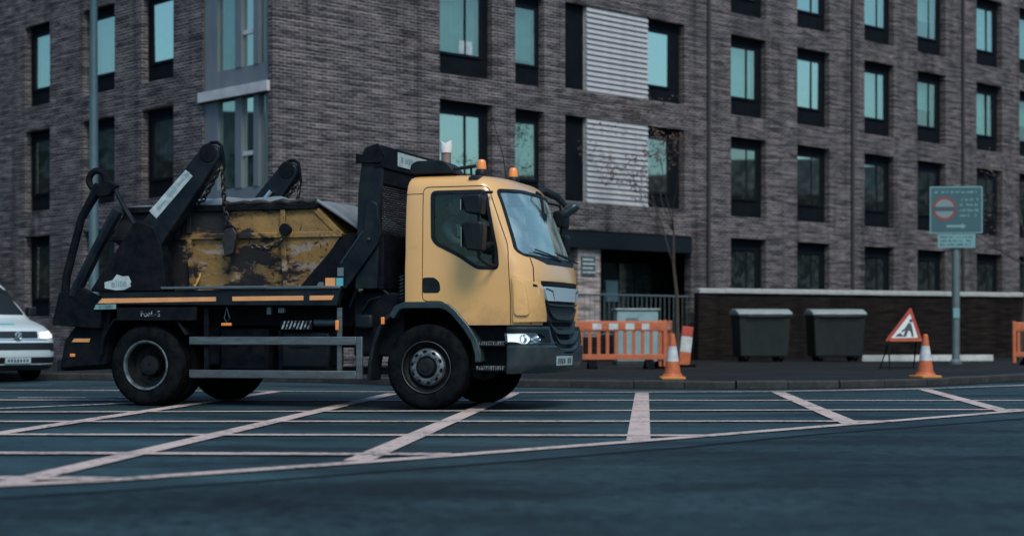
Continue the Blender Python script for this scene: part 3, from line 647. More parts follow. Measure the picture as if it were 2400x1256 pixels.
patch(CAB, -.0015, .01, prism_mesh([(-.985, 1.0), (-.970, 1.0), (-.90, 1.77), (-.915, 1.77)], 'x', .9, 2), 'black_plastic', 'panel_seam', cab)
# interior: floor, dashboard, seats, steering wheel
box('cab_floor', 'interior', lorry, -.2, 1.0, -1.06, 1.06, 1.27, 1.32)
MB().prism(rounded([(.78, 1.33), (.72, 1.68), (.85, 1.76), (1.08, 1.77), (1.13, 1.4), (1.0, 1.33)], .04), 'y', -.95, .95).build('dashboard', 'interior', lorry, .01)
for yy in (-.58, .58):
    st = MB().prism(rounded([(-.15, 1.5), (.32, 1.52), (.36, 1.6), (.3, 1.64), (-.1, 1.62)], .04), 'y', yy-.24, yy+.24).build('seat', 'seat_cloth', lorry, .02)
    MB().prism(rounded([(-.12, 1.6), (.0, 1.6), (-.09, 2.28), (-.2, 2.28)], .04), 'y', yy-.23, yy+.23).build('backrest', 'seat_cloth', st, .02)
    MB().prism(rounded([(-.2, 2.3), (-.1, 2.3), (-.12, 2.5), (-.2, 2.5)], .03), 'y', yy-.13, yy+.13).build('headrest', 'seat_cloth', st, .02)
    box('seat_base', 'interior', st, -.1, .28, yy-.18, yy+.18, 1.321, 1.505)
sw_c = Vector((.58, -.58, 1.80)); sw_n = Vector((-.75, 0, .66)).normalized(); sa = Vector((0, 1, 0)); sb_ = sw_n.cross(sa)
stw = MB().tube([sw_c+(sa*cos(t)+sb_*sin(t))*.22 for t in [2*pi*k/24 for k in range(24)]], .016, 8, closed=True)
for t in (0.3, 2.84, 4.71): stw.tube([sw_c, sw_c+(sa*cos(t)+sb_*sin(t))*.22], .014, 6)
stw.tube([sw_c, sw_c-sw_n*.3], .035, 8).build('steering_wheel', 'black_plastic', lorry)
MB().prism(rounded([(-.85, 1.78), (.9, 1.78), (.9, 1.85), (.3, 1.9), (-.1, 1.87), (-.85, 1.86)], .02), 'x', 1.0, 1.04).build('papers', 'shirt_pale', lorry, 0)
# rear-view mirror hanging inside the screen, wipers
MB().tube([(.965, .10, 2.615), (1.03, .10, 2.58), (1.06, .10, 2.34)], .02, 8).prism(rounded([(.03, 2.36), (.17, 2.36), (.175, 2.24), (.10, 2.16), (.03, 2.24)], .03), 'x', 1.045, 1.085).build('hanging_mirror', 'black_plastic', cab, .01)
for y0, y1 in ((-.75, .0), (.02, .75)):
    wp = MB().tube([(1.315, y1, 1.765), (1.30, (y0+y1)/2, 1.80), (1.265-.08*abs(y0/.75)**3, y0, 1.845)], .011, 6); wp.tube([(1.285, y1-.05, 1.80), (1.27, (y0+y1)/2, 1.83), (1.225, y0-.05, 1.87)], .009, 6)
    wp.build('wiper', 'black_plastic', lorry)
patch(CAB, -.006, .03, prism_mesh(rounded([(-.93, 1.79), (-.97, 1.815), (-.5, 1.775), (.5, 1.775), (.97, 1.815), (.93, 1.79), (.55, 1.705), (-.55, 1.705)], .01), 'x', .9, 2), 'black_plastic', 'scuttle', cab)
# grille: recess, silver badge panel, smiling bars
GR = [(.6, 1.40, 1.13, .2, .33), (1.0, 1.365, 1.13, .2, .33), (1.2, 1.372, 1.13, .2, .33), (1.6, 1.36, 1.13, .2, .33)]
patch(GR, .07, .11, prism_mesh(grow(grille_cut, .02), 'x', .8, 2), 'chassis_black', 'grille_back', lorry)
gl = patch(GR, .012, .06, prism_mesh([(-.79, 1.497), (.79, 1.497), (.785, 1.455), (-.785, 1.455)], 'x', .8, 2), 'black_plastic', 'grille', lorry)
bd = patch(GR, -.004, .05, prism_mesh(rounded([(-.73, 1.44), (.73, 1.44), (.68, 1.275), (-.68, 1.275)], .03), 'x', .8, 2), 'badge_silver', 'badge_panel', lorry)
for sgn in (-1, 1):
    patch(GR, -.007, .0, prism_mesh([(sgn*.71, 1.42), (sgn*.66, 1.42), (sgn*.50, 1.395), (sgn*.46, 1.29), (sgn*.475, 1.288), (sgn*.515, 1.38), (sgn*.66, 1.405), (sgn*.705, 1.405)], 'x', .8, 2), 'grey_plastic', 'badge_trim', bd)
def smile(yw, zt, dip, th):
    n = 24; up = [(-yw+2*yw*k/n, zt-dip*(1-abs(-1+2*k/n)**5)) for k in range(n+1)]
    return up+[(y*.93, z-th) for y, z in up[::-1]]
for yw, zt, dip, th in ((.66, 1.25, .012, .022), (.60, 1.20, .10, .045), (.57, 1.045, .11, .05)):
    patch(GR, .008, .06, prism_mesh(smile(yw, zt, dip, th), 'x', .8, 2), 'grille_plastic', 'grille_bar', gl)
# bumper with headlamps
BMP = [(.43, 1.30, 1.10, .95, .28), (.47, 1.37, 1.125, .95, .33), (.56, 1.425, 1.14, .97, .35), (.735, 1.435, 1.145, .97, .35), (.755, 1.41, 1.13, .97, .35), (.765, 1.41, 1.13, .97, .35), (.775, 1.415, 1.14, .97, .35), (.975, 1.385, 1.14, .97, .34)]
bmesh_ = stack_mesh(BMP, 3.2, 0)
bcut = prism_mesh(rounded([(-.66, 1.1), (.66, 1.1), (.62, .85), (.48, .70), (.2, .655), (-.2, .655), (-.48, .70), (-.62, .85)], .03), 'x', 1.3, 2)
bmesh_ = boolean(bmesh_, bcut, 'DIFFERENCE')
lampL = rounded([(-1.16, .895), (-.93, .90), (-.80, .86), (-.80, .80), (-.95, .765), (-1.1, .765), (-1.16, .81)], .02)
lampP = [(-y, z) for y, z in lampL]
for lp in (lampL, lampP): bmesh_ = boolean(bmesh_, boolean(prism_mesh(lp, 'x', .9, 2), stack_mesh(BMP, 3.2, .09), 'DIFFERENCE'), 'DIFFERENCE')
bump = link('bumper', setmat(bmesh_, 'grey_plastic'), lorry)
MB().prism(smile(.53, .93, .12, .045), 'x', 1.31, 1.392).build('bumper_bar', 'grille_plastic', bump, .008)
MB().prism(smile(.48, .79, .08, .04), 'x', 1.31, 1.405).build('bumper_bar', 'grille_plastic', bump, .008)
for sgn, lp in ((-1, lampL), (1, lampP)):
    hl_ = patch(BMP, .004, .010, prism_mesh(lp, 'x', .9, 2), 'lamp_glass', 'headlight', lorry)
    bk = patch(BMP, .07, .085, prism_mesh(lp, 'x', .9, 2), 'chrome', 'lamp_housing', hl_)
    for (yy, xx, r) in ((-1.075, 1.185, .052), (-.93, 1.285, .05), (-.86, 1.30, .03)):
        mx = Matrix.Translation((xx-.045, sgn*-yy if sgn > 0 else yy, .83)) @ Matrix.Rotation(sgn*radians(28), 4, 'Z') @ Matrix.Rotation(pi/2, 4, 'Y')
        MB().lathe([(.012, -.03), (r*.6, -.015), (r*.9, .015), (r, .045), (r*.96, .045), (r*.55, -.008), (.012, -.02)], 20, mx).build('reflector', 'chrome', hl_)
for sgn, lp in ((-1, lampL), (1, lampP)):
    patch(BMP, -.003, .01, prism_mesh(rounded([(sgn*1.2, .945), (sgn*.69, .945), (sgn*.67, .785), (sgn*1.2, .785)], .02), 'x', .99, 2), 'black_plastic', 'lamp_surround', bump, prism_mesh(lp, 'x', .8, 2.2))
npx = MB().prism([(-.26, .0), (.26, 0), (.26, .11), (-.26, .11)], 'x', 0, .012).build('number_plate', 'plate_dim', lorry, .003); npx.location = (1.425, -.28, .515); npx.rotation_euler = (0, radians(3), radians(-5))
for k in range(7):
    if k != 4: MB().box(.0125, .015, -.22+k*.063, -.18+k*.063, .025, .085).build('character', 'plate_ink', npx, 0, 0)
dl_ = mat('lamp_emitter', (.85, .88, .88), .3); pb = dl_.node_tree.nodes['Principled BSDF']; pb.inputs['Emission Color'].default_value = (.9, .96, 1, 1); pb.inputs['Emission Strength'].default_value = .9  # pale headlamp material with a mild emission of its own
for sgn, lp in ((-1, [(-1.15, .885), (-1.03, .89), (-.985, .83), (-1.03, .775), (-1.12, .775), (-1.15, .82)]), (1, [(1.15, .885), (1.03, .89), (.985, .83), (1.03, .775), (1.12, .775), (1.15, .82)])):
    patch(BMP, .03, .05, prism_mesh(rounded(lp, .02), 'x', .9, 2), 'lamp_emitter', 'lamp_element', lorry)
# dark underbody, mudguards, steps
MB().prism([(.5, .45), (.99, .45), (.99, .985), (.55, .985), (.5, .9)], 'y', -.98, .98).build('step_well', 'chassis_black', lorry, .01)
for z in (.455, .74):
    for sgn in (-1, 1):
        a, b = (-1.13, -.9) if sgn < 0 else (.9, 1.13)
        stp = MB().box(.60, .97, a, b, z, z+.055).build('step', 'chassis_black', lorry, .006)
        tr = MB()
        for k in range(12): tr.box(.62+k*.028, .636+k*.028, a-.006 if sgn < 0 else a+.02, b-.02 if sgn < 0 else b+.006, z+.02, z+.064)
        tr.build('tread', 'step_metal', stp, 0, 0)
def guard(name, pts, th, y0, y1, m, par, bevel=.012):
    """a bent sheet following a side-view line"""
    out = []; n = len(pts)
    for i, p in enumerate(pts):
        a = Vector(pts[max(i-1, 0)]); b = Vector(pts[min(i+1, n-1)]); d = (b-a).normalized(); out.append(Vector(p)+Vector((-d.y, d.x))*th)
    poly = [tuple(p) for p in pts]+[tuple(p) for p in out[::-1]]
    return MB().prism(poly, 'y', y0, y1).build(name, m, par, bevel)
fa = [(-.40, 1.06), (-.33, 1.165), (-.27, 1.185), (.165, 1.185), (.24, 1.165), (.31, 1.115), (.46, .945), (.555, .80), (.60, .66), (.605, .56)]
for y0, y1 in ((-1.16, -.80), (.80, 1.16)): guard('wheel_arch', fa, .078, y0, y1, 'grey_plastic', lorry)
fb = [(-.70, .34), (-.685, .55), (-.645, .75), (-.58, .92), (-.50, 1.05), (-.38, 1.12)]
for y0, y1 in ((-1.14, -.80), (.80, 1.14)):
    g = guard('mudguard', fb, .05, y0, y1, 'black_plastic', lorry)
sl_ = MB().box(-.555, -.515, -1.175, -1.14, 1.0, 1.085).build('side_marker', 'lens_orange', lorry, .006)

# wheels
def wheel_front():
    w = bpy.data.objects.new('wheel', None); COL.objects.link(w)
    R = .5
    ty = [(.305, -.13), (.36, -.150), (.43, -.152), (.475, -.138), (.493, -.115), (R, -.09)]
    prof = ty+[(r, -z) for r, z in ty[::-1]]
    # tread ribs
    prof = ty[:-1]+[(R, -.10), (R, -.06), (R-.012, -.055), (R-.012, -.045), (R, -.04), (R, -.005), (R-.012, 0), (R, .005), (R, .04), (R-.012, .045), (R-.012, .055), (R, .06), (R, .10)]+[(r, -z) for r, z in ty[:-1][::-1]]
    prof += [(.29, .12), (.29, -.12)]
    MB().lathe(prof, 56, None, True).build('tyre', 'tyre', w, 0, 40)
    MB().lathe([(.305, -.128), (.308, -.14), (.300, -.144), (.29, -.138), (.285, -.10)], 48, None, False, False).build('rim_flange', 'wheel_dark', w, 0, 40); MB().lathe([(.3035, -.1435), (.3005, -.147), (.297, -.1435)], 56, None, True).build('rim_edge', 'aluminium', w, 0, 40)
    dish = [(.288, -.13), (.282, -.08), (.25, -.055), (.225, -.07), (.2, -.10), (.135, -.118), (.12, -.118), (.11, -.09), (.02, -.09)]
    MB().lathe(dish, 48, None, False, False).build('rim', 'wheel_dark', w, 0, 40)
    mbp = MB()
    face = [(.222, -.082), (.212, -.108), (.19, -.122), (.145, -.130), (.132, -.128), (.130, -.105), (.2, -.09)]
    MB().lathe(face, 48, None, True).build('wheel_disc', 'wheel_steel', w, 0, 40)
    for k in range(10):
        a = 2*pi*k/10+.2
        mx = Matrix.Translation((.183*cos(a), .183*sin(a), -.1245)) @ Matrix.Rotation(a, 4, 'Z')
        MB().lathe([(.022, .004), (.022, -.005), (.018, -.006), (.005, -.004)], 14, mx @ Matrix.Diagonal((.8, 1.15, 1, 1))).build('hand_hole', 'chassis_black', w, 0, 0)
        a += pi/10; mx = Matrix.Translation((.158*cos(a), .158*sin(a), -.128))
        MB().lathe([(.013, .004), (.013, -.012), (.008, -.022), (.003, -.022)], 6, mx).build('wheel_nut', 'wheel_steel', w, 0, 0)
    MB().lathe([(.115, -.09), (.112, -.135), (.1, -.155), (.085, -.16), (.05, -.162), (.045, -.175), (.01, -.175)], 32).build('hub', 'wheel_dark', w, 0, 35)
    return w
def wheel_rear():
    w = bpy.data.objects.new('wheel', None); COL.objects.link(w)
    R = .5
    def tyre(z0):
        ty = [(.305, -.13), (.36, -.145), (.43, -.147), (.475, -.133), (.493, -.115)]
        prof = ty+[(R, -.10), (R, -.06), (R-.014, -.055), (R-.014, -.04), (R, -.035), (R, .035), (R-.014, .04), (R-.014, .055), (R, .06), (R, .10)]+[(r, -z) for r, z in ty[::-1]]+[(.29, .12), (.29, -.12)]
        return MB().lathe([(r, z+z0) for r, z in prof], 56, None, True)
    tyre(0).build('tyre', 'tyre', w, 0, 40); tyre(.33).build('tyre', 'tyre', w, 0, 40)
    MB().lathe([(.303, -.125), (.308, -.146), (.298, -.15), (.282, -.143), (.272, -.11)], 48, None, False, False).build('rim_flange', 'wheel_steel', w, 0, 40); MB().lathe([(.274, -.115), (.262, -.08), (.255, .03), (.235, .06)], 48, None, False, False).build('rim_barrel', 'wheel_dark', w, 0, 40)
    MB().lathe([(.26, .02), (.245, .05), (.2, .065), (.15, .07), (.14, .05), (.135, -.02), (.12, -.05), (.07, -.06), (.01, -.06)], 40, None, False, False).build('rim', 'wheel_dark', w, 0, 40)
    for k in range(10):
        a = 2*pi*k/10; mx = Matrix.Translation((.175*cos(a), .175*sin(a), .06)); MB().lathe([(.013, .01), (.013, -.025), (.006, -.03)], 6, mx).build('wheel_nut', 'wheel_dark', w, 0, 0)
    return w
wf = wheel_front(); wf.parent = lorry; wf.location = (0, -1.0, .5); wf.rotation_euler = (-pi/2, 0, 0)
wf2 = copy_tree(wf, lorry); wf2.location = (0, 1.0, .5); wf2.rotation_euler = (pi/2, 0, .3)
wr_ = wheel_rear(); wr_.parent = lorry; wr_.location = (-3.675, -1.02, .5); wr_.rotation_euler = (-pi/2, 0, 0)
wr2 = copy_tree(wr_, lorry); wr2.location = (-3.675, 1.02, .5); wr2.rotation_euler = (pi/2, 0, .5)
for w in (wf, wf2, wr_, wr2): w.empty_display_size = .1
for xx in (0, -3.675): MB().tube([(xx, -.95, .5), (xx, .95, .5)], .08, 12).build('axle', 'chassis_black', lorry)
# chassis
for yy in (-.42, .42): box('chassis_rail', 'chassis_black', lorry, -4.95, .9, yy-.04, yy+.04, .72, .98)
for xx in (-4.7, -3.0, -2.1, -1.1, .4): box('cross_member', 'chassis_black', lorry, xx-.06, xx+.06, -.379, .379, .74, .96)
MB().box(-.3, .55, -.42+.05, .42-.05, .55, 1.24).build('engine', 'chassis_black', lorry, .03)
# deck with reflective strips
for sg_ in (-1, 1):
    y0, y1 = (-1.22, -1.10) if sg_ < 0 else (1.10, 1.22)
    bm_ = MB().prism([(-4.35, 1.25), (-1.1, 1.22), (-1.04, 1.44), (-4.2, 1.40)], 'y', y0, y1).build('deck_beam', 'frame_blue_black', lorry, .008)
    ye = -1.2235 if sg_ < 0 else 1.2235
    for k, pl in enumerate(([(-4.31, 1.265), (-2.68, 1.283), (-2.68, 1.335), (-4.25, 1.325)], [(-2.46, 1.285), (-1.525, 1.288), (-1.525, 1.342), (-2.46, 1.337)], [(-1.445, 1.288), (-1.155, 1.29), (-1.13, 1.343), (-1.445, 1.342)])):
        MB().prism(pl, 'y', ye, ye-sg_*.003).build('reflective_strip', 'reflector_orange', bm_, 0, 0)
MB().box(-4.2, -1.1, -1.095, 1.095, 1.30, 1.395).build('deck', 'chassis_black', lorry, .01)
for x0, x1, z in ((-3.42, -2.0, 1.448), (-2.72, -1.05, 1.452)):
    o = MB().box(x0, x1, -1.24, -1.15, z-.03, z+.004).build('deck_edge_rail', 'aluminium', lorry, .008); o.location.y = -.012 if x0 < -3 else 0; o.location.z = .012 if x0 < -3 else 0
MB().box(-4.95, -4.25, -1.0, 1.0, 1.02, 1.28).build('rear_frame', 'chassis_black', lorry, .02)
MB().box(-4.9, -.45, -.8, .8, .985, 1.298).build('sub_frame', 'chassis_black', lorry, .01)
for yy in (-1, 1): MB().prism(rounded([(-1.70, 1.43), (-1.10, 2.07), (-.96, 2.10), (-.84, 1.95), (-.88, 1.43)], .03), 'y', yy*.97-.03, yy*.97+.03).build('front_filler', 'chassis_black', lorry, .008)  # black filler plates closing the gap ahead of the skip
box('rear_tank', 'chassis_black', lorry, -3.0, -2.8, -.9, .9, .5, .97, .02)
# lifting arms
def arm(sgn):
    y0, y1 = (-1.2, -1.02) if sgn < 0 else (1.02, 1.2)
    lift = MB().prism(rounded([(-3.98, 1.75), (-3.66, 1.55), (-3.42, 2.0), (-2.66, 3.0), (-2.66, 3.12), (-2.76, 3.19), (-2.87, 3.17), (-3.72, 2.24)], .04), 'y', y0, y1).build('lift_arm', 'frame_blue_black', lorry, .012)
    MB().prism(rounded([(-4.42, 1.41), (-3.36, 1.41), (-3.42, 1.95), (-3.52, 2.2), (-3.78, 2.28), (-3.98, 2.0)], .05), 'y', y0-.035 if sgn < 0 else y0-.03, y1+.03).build('arm_pedestal', 'chassis_black', lorry, .012)
    # hydraulic ram on the inner side
    yi = sgn*.98; MB().tube([(-4.1, yi, 1.55), (-3.45, yi, 2.3)], .07, 14).build('ram_cylinder', 'frame_blue_black', lorry); MB().tube([(-3.45, yi, 2.3), (-3.0, yi, 2.8)], .04, 12).build('ram_rod', 'chrome', lorry)
    # head: sheave, keeper loop
    yc = (y0+y1)/2
    MB().lathe([(.11, -.1), (.115, .1)], 24, Matrix.Translation((-2.80, yc, 3.08)) @ Matrix.Rotation(pi/2, 4, 'X')).build('arm_head', 'chassis_black', lift, .01)
    MB().tube([(-2.86, yc, 3.18), (-2.80, yc, 3.215), (-2.72, yc, 3.215), (-2.665, yc, 3.17), (-2.65, yc, 3.08), (-2.63, yc, 2.92), (-2.655, yc, 2.86)], .022, 8).build('keeper_loop', 'chassis_black', lift)
    if True:
        ye = y0-.002 if sgn < 0 else y1+.002
        u = Vector((.48, .50)).normalized()
        lab = MB().prism([(-3.50, 2.30), (-3.60, 2.395), (-3.475, 2.51), (-3.445, 2.545), (-3.10, 2.885), (-3.005, 2.805)], 'y', ye, ye+sgn*.004).build('name_plate', 'plate_white', lift, 0, 0)
        for a, b, wd in ((.04, .2, .03), (.26, .40, .045), (.44, .56, .03), (.58, .66, .04)):
            p = Vector((-3.505, 2.375)); nrm = Vector((-u.y, u.x))
            q0 = p+u*a-nrm*wd*.5; q1 = p+u*b-nrm*wd*.4; q2 = p+u*b+nrm*wd*.5; q3 = p+u*a+nrm*wd
            MB().prism([tuple(q0), tuple(q1), tuple(q2), tuple(q3)], 'y', ye+sgn*.005, ye+sgn*.007).build('lettering', 'cabinet_grey', lab, 0, 0)
    return lift
a1 = arm(-1); a2 = arm(1)
def chain(name, pts, par, r=.006, L=.05):
    """interlocking oval links along a line"""
    path = resample3(pts, L*.72); mb = MB()
    for i, (a, b) in enumerate(zip(path, path[1:])):
        d = (b-a).normalized(); side = d.cross(Vector((0, 1, 0)) if abs(d.y) < .9 else Vector((1, 0, 0))).normalized(); oth = d.cross(side)
        s_ = side if i % 2 else oth; c = (a+b)/2
        loop = [c+d*(L*.5*cos(t)*(1.05))+s_*(L*.3*sin(t)) for t in [2*pi*k/10 for k in range(10)]]
        mb.tube(loop, r, 5, closed=True)
    return mb.build(name, 'chain', par, 0, 60)
def resample3(pts, step):
    pts = [Vector(p) for p in pts]; out = [pts[0]]
    for a, b in zip(pts, pts[1:]):
        n = max(1, round((b-a).length/step)); out += [a+(b-a)*k/n for k in range(1, n+1)]
    return out
for sgn in (-1, 1):
    yc = sgn*1.11
    chain('chain', [(-2.645, yc, 2.90), (-2.66, sgn*1.06, 2.6), (-2.68, sgn*1.0, 2.42), (-2.62, sgn*.98, 2.2), (-2.60, sgn*.97, 2.12)], lorry, .012, .085)
    chain('chain', [(-2.70, yc, 2.88), (-2.86, sgn*1.05, 2.66), (-2.98, sgn*1.0, 2.52), (-3.15, sgn*.97, 2.46)], lorry, .012, .085)
chain('chain', [(-1.82, -1.0, 2.13), (-1.95, -1.0, 1.98), (-2.1, -1.0, 1.92), (-2.3, -1.0, 1.95)], lorry, .011, .08)
# sheeting arms at the rear, with roller ring
def sheet_arm(sgn):
    y = sgn*1.14
    st = MB().tube([(-4.84, y, 1.2), (-4.80, y, 1.62), (-4.59, y, 2.33), (-4.33, y, 2.73)], [.055, .055, .05, .07], 10).build('sheeting_arm', 'chassis_black', lorry)
    cx, cz = -4.365, 2.80
    MB().tube([(cx+.115*cos(t), y, cz+.115*sin(t)) for t in [2*pi*k/24 for k in range(24)]], .042, 8, closed=True).build('roller_ring', 'chassis_black', st)
    MB().prism(rounded([(-4.36, 2.66), (-4.2, 2.80), (-4.06, 2.72), (-4.18, 2.60), (-4.33, 2.58)], .03), 'y', y-.05, y+.05).build('hinge_block', 'chassis_black', st, .01)
    MB().tube([(-4.13, y, 2.72), (-3.98, y, 2.45), (-3.80, y, 2.18), (-3.74, y, 2.05)], .032, 8).build('strut', 'frame_blue_black', st)
    MB().tube([(-4.7, y+.0, 1.36), (-4.36, y, 1.95), (-4.07, y, 2.42)], .075, 8).build('rear_link', 'frame_blue_black', lorry)
    MB().prism([(-4.98, 1.0), (-4.3, .95), (-4.25, 1.3), (-4.55, 1.46), (-4.88, 1.4)], 'y', y-.06, y+.05).build('rear_bracket', 'chassis_black', lorry, .01)
sheet_arm(-1); sheet_arm(1)
# rear corner: light bar, marker plates, mud flap, underrun beam
MB().prism([(-4.93, .45), (-4.28, .5), (-4.2, 1.24), (-4.5, 1.24), (-4.86, .8)], 'y', -1.1, -.75).build('rear_mudflap', 'chassis_black', lorry, .02)
MB().prism([(-4.75, .785), (-4.50, .785), (-4.48, .83), (-4.71, .83)], 'y', -1.112, -1.104).build('reflective_plate', 'reflector_orange', lorry, 0, 0)
box('rear_lamp', 'lens_orange', lorry, -4.77, -4.70, -1.12, -1.104, .60, .64)
box('underrun_beam', 'frame_blue_black', lorry, -5.0, -4.88, -1.05, 1.05, .42, .56, .01)
rm = [(-4.28, .62), (-4.24, .85), (-4.1, 1.04), (-3.9, 1.12), (-3.45, 1.12), (-3.25, 1.04), (-3.12, .86)]
for y0, y1 in ((-1.19, -.6), (.6, 1.19)): guard('mudguard', rm, .035, y0, y1, 'chassis_black', lorry)
pan = MB().box(-4.05, -2.95, -1.212, -1.192, 1.05, 1.212).build('side_panel', 'chassis_black', lorry, .006)
t_ = text_mesh('FoaL-S', .10); setmat(t_, 'text_pale', 0); to = link('lettering', t_, pan); to.location = (-3.58, -1.216, 1.13); to.rotation_euler = (pi/2, 0, 0)
pl_ = MB().prism([(-4.36, 1.19), (-4.05, 1.195), (-4.05, 1.255), (-4.33, 1.25)], 'y', -1.228, -1.222).build('maker_plate', 'sign_edge', lorry, 0, 0)
t_ = text_mesh('D CSEED', .05); setmat(t_, 'plate_ink', 0); to = link('lettering', t_, pl_); to.location = (-4.19, -1.2285, 1.222); to.rotation_euler = (pi/2, 0, 0)
# torn sticker
stk = MB().prism([(-4.20, 1.45), (-4.05, 1.425), (-3.92, 1.43), (-3.83, 1.475), (-3.845, 1.5), (-3.83, 1.53), (-3.87, 1.60), (-3.95, 1.595), (-4.03, 1.62), (-4.09, 1.55), (-4.20, 1.525)], 'y', -1.237, -1.24).build('torn_sticker', 'plate_white', lorry, 0, 0)
t_ = text_mesh('elite', .13); setmat(t_, 'cabinet_grey', 0); to = link('lettering', t_, stk); to.location = (-4.0, -1.241, 1.51); to.rotation_euler = (pi/2, radians(-4), 0)
# side guard of aluminium rails
for sgn in (-1, 1):
    y0, y1 = (-1.18, -1.14) if sgn < 0 else (1.14, 1.18)
    for z0, z1 in ((.755, .855), (.352, .452)): MB().box(-3.07, -.87, y0, y1, z0, z1).build('side_guard_rail', 'aluminium', lorry, .01)
    MB().box(-.868, -.79, y0-.002, y1, .352, .855).build('side_guard_end', 'aluminium', lorry, .008)
    for xx in (-2.86, -1.1): box('guard_bracket', 'chassis_black' if xx < -2 else 'aluminium', lorry, xx-.03, xx+.03, sgn*1.12-.018, sgn*1.12+.018, .34, 1.2)
# tanks, tool box, ram, valves under the deck
tb = MB().box(-1.98, -1.28, -1.0, -.55, .47, .92).build('fuel_tank', 'black_plastic', lorry, .04)
MB().box(-1.82, -1.52, -1.008, -.999, .72, .735).build('tank_strap', 'chassis_black', tb, 0, 0); MB().box(-1.95, -1.9, -1.012, -1.0, .46, .93).build('tank_strap', 'chassis_black', tb, 0)
box('battery_box', 'chassis_black', lorry, -2.75, -2.1, -.98, -.5, .45, .95, .02)
hz = MB().box(-1.88, -1.47, -1.10, -1.085, .94, 1.05).build('hazard_plate', 'chassis_black', lorry, 0, 0)
for k in range(8): MB().prism([(-1.87+k*.048, .945), (-1.85+k*.048, .945), (-1.81+k*.048, 1.045), (-1.83+k*.048, 1.045)], 'y', -1.103, -1.1005).build('hazard_stripe', 'text_pale', hz, 0, 0)
MB().tube([(-1.45, -1.05, 1.02), (-1.17, -1.05, 1.02)], .045, 12).build('air_cylinder', 'grey_plastic', lorry)
for xx, zz in ((-1.12, .99),): box('side_marker', 'lens_orange', lorry, xx-.022, xx+.022, -1.17, -1.14, zz-.06, zz+.06, .01)
mk = MB().tube([(-2.58, -1.14, 1.21), (-2.61, -1.14, 1.08), (-2.575, -1.14, 1.02), (-2.54, -1.14, 1.08), (-2.58, -1.14, 1.21)], .008, 6).build('marker_bracket', 'grey_plastic', lorry); box('marker_lamp', 'lens_orange', mk, -2.64, -2.51, -1.17, -1.13, .985, 1.02, .006)
box('valve', 'post_grey', lorry, -2.05, -2.0, -1.13, -1.08, 1.12, 1.21); box('valve', 'post_grey', lorry, -1.9, -1.82, -1.13, -1.08, 1.14, 1.2)
for (x0, z0, x1, z1) in ((-1.05, 1.2, -.75, 1.6), (-.95, 1.05, -.6, 1.35), (-.9, 1.5, -.5, 1.3)):
    MB().tube([(x0, -.95, z0), ((x0+x1)/2, -1.0, (z0+z1)/2+.09), (x1, -.9, z1)], .02, 8).build('hose', 'frame_blue_black', lorry)
box('pump_block', 'chassis_black', lorry, -1.0, -.35, -.95, .95, .62, 1.38, .03)
box('air_bottle', 'frame_blue_black', lorry, -.95, -.72, -1.05, -.95, .95, 1.12, .03)
cp = MB()
for k in range(14):
    t0 = k*.6; cp.v
coil = [(-.36+.03*cos(k*.9), -1.0+.03*sin(k*.9), 1.28+k*.006) for k in range(50)]
MB().tube(coil, .007, 5).build('coiled_air_line', 'grey_plastic', lorry)
# headboard behind the cab
hb = MB().prism(rounded([(-.9, 1.42), (-.62, 1.42), (-.57, 2.95), (-.60, 3.02), (-.80, 3.02), (-.86, 2.6)], .01), 'y', -1.13, -1.03).build('headboard', 'frame_blue_black', lorry, .008)
MB().prism(rounded([(-.9, 1.42), (-.62, 1.42), (-.57, 2.95), (-.60, 3.02), (-.80, 3.02), (-.86, 2.6)], .01), 'y', 1.03, 1.13).build('upright', 'frame_blue_black', hb, .008)
MB().box(-.66, -.58, -1.028, 1.028, 2.66, 2.84).build('cross_beam', 'chassis_black', hb, .008); MB().box(-.66, -.58, -1.028, 1.028, 1.42, 2.07).build('lower_panel', 'chassis_black', hb, .008)
MB().prism([(-1.14, 2.845), (1.14, 2.845), (1.14, 3.11), (-1.10, 3.11), (-1.14, 2.98)], 'x', -.66, -.56).build('top_board', 'chassis_black', hb, .01)
MB().prism(rounded([(-.88, 2.9), (-.56, 2.9), (-.52, 3.0), (-.60, 3.13), (-.76, 3.08), (-.80, 3.0), (-.88, 3.02)], .01), 'y', -1.16, -1.131).build('end_cap', 'chassis_black', hb, .006)
sgn_ = MB().box(-.559, -.55, -.62, .92, 2.905, 3.075).build('sign_plate', 'plate_white', hb, 0, 0)
for k in range(11):
    y0 = -.54+k*.13; MB().box(-.549, -.547, y0, y0+.085+.02*(k % 3), 2.965, 3.03-.015*(k % 2)).build('lettering', 'cabinet_grey', sgn_, 0, 0)
# expanded metal mesh
ms_ = MB(); y0, y1, z0, z1 = -1.02, 1.02, 2.075, 2.655; st_ = .034
def clipline(c, sgn):
    pts = []
    for y in (y0, y1):
        z = sgn*(y)*1.25+c
        if z0 <= z <= z1: pts.append((y, z))
    for z in (z0, z1):
        y = (z-c)/(1.25*sgn)
        if y0 < y < y1: pts.append((y, z))
    return pts[:2]
for sgn in (-1, 1):
    c = -2
    while c < 6:
        p = clipline(c, sgn)
        if len(p) == 2:
            xx = -.62+.004*sgn; ms_.tube([(xx, p[0][0], p[0][1]), (xx, p[1][0], p[1][1])], .0055, 4, caps=False)
        c += st_*1.6
mo = ms_.build('mesh_screen', 'chassis_black', hb, 0, 0); mo['kind'] = 'stuff'
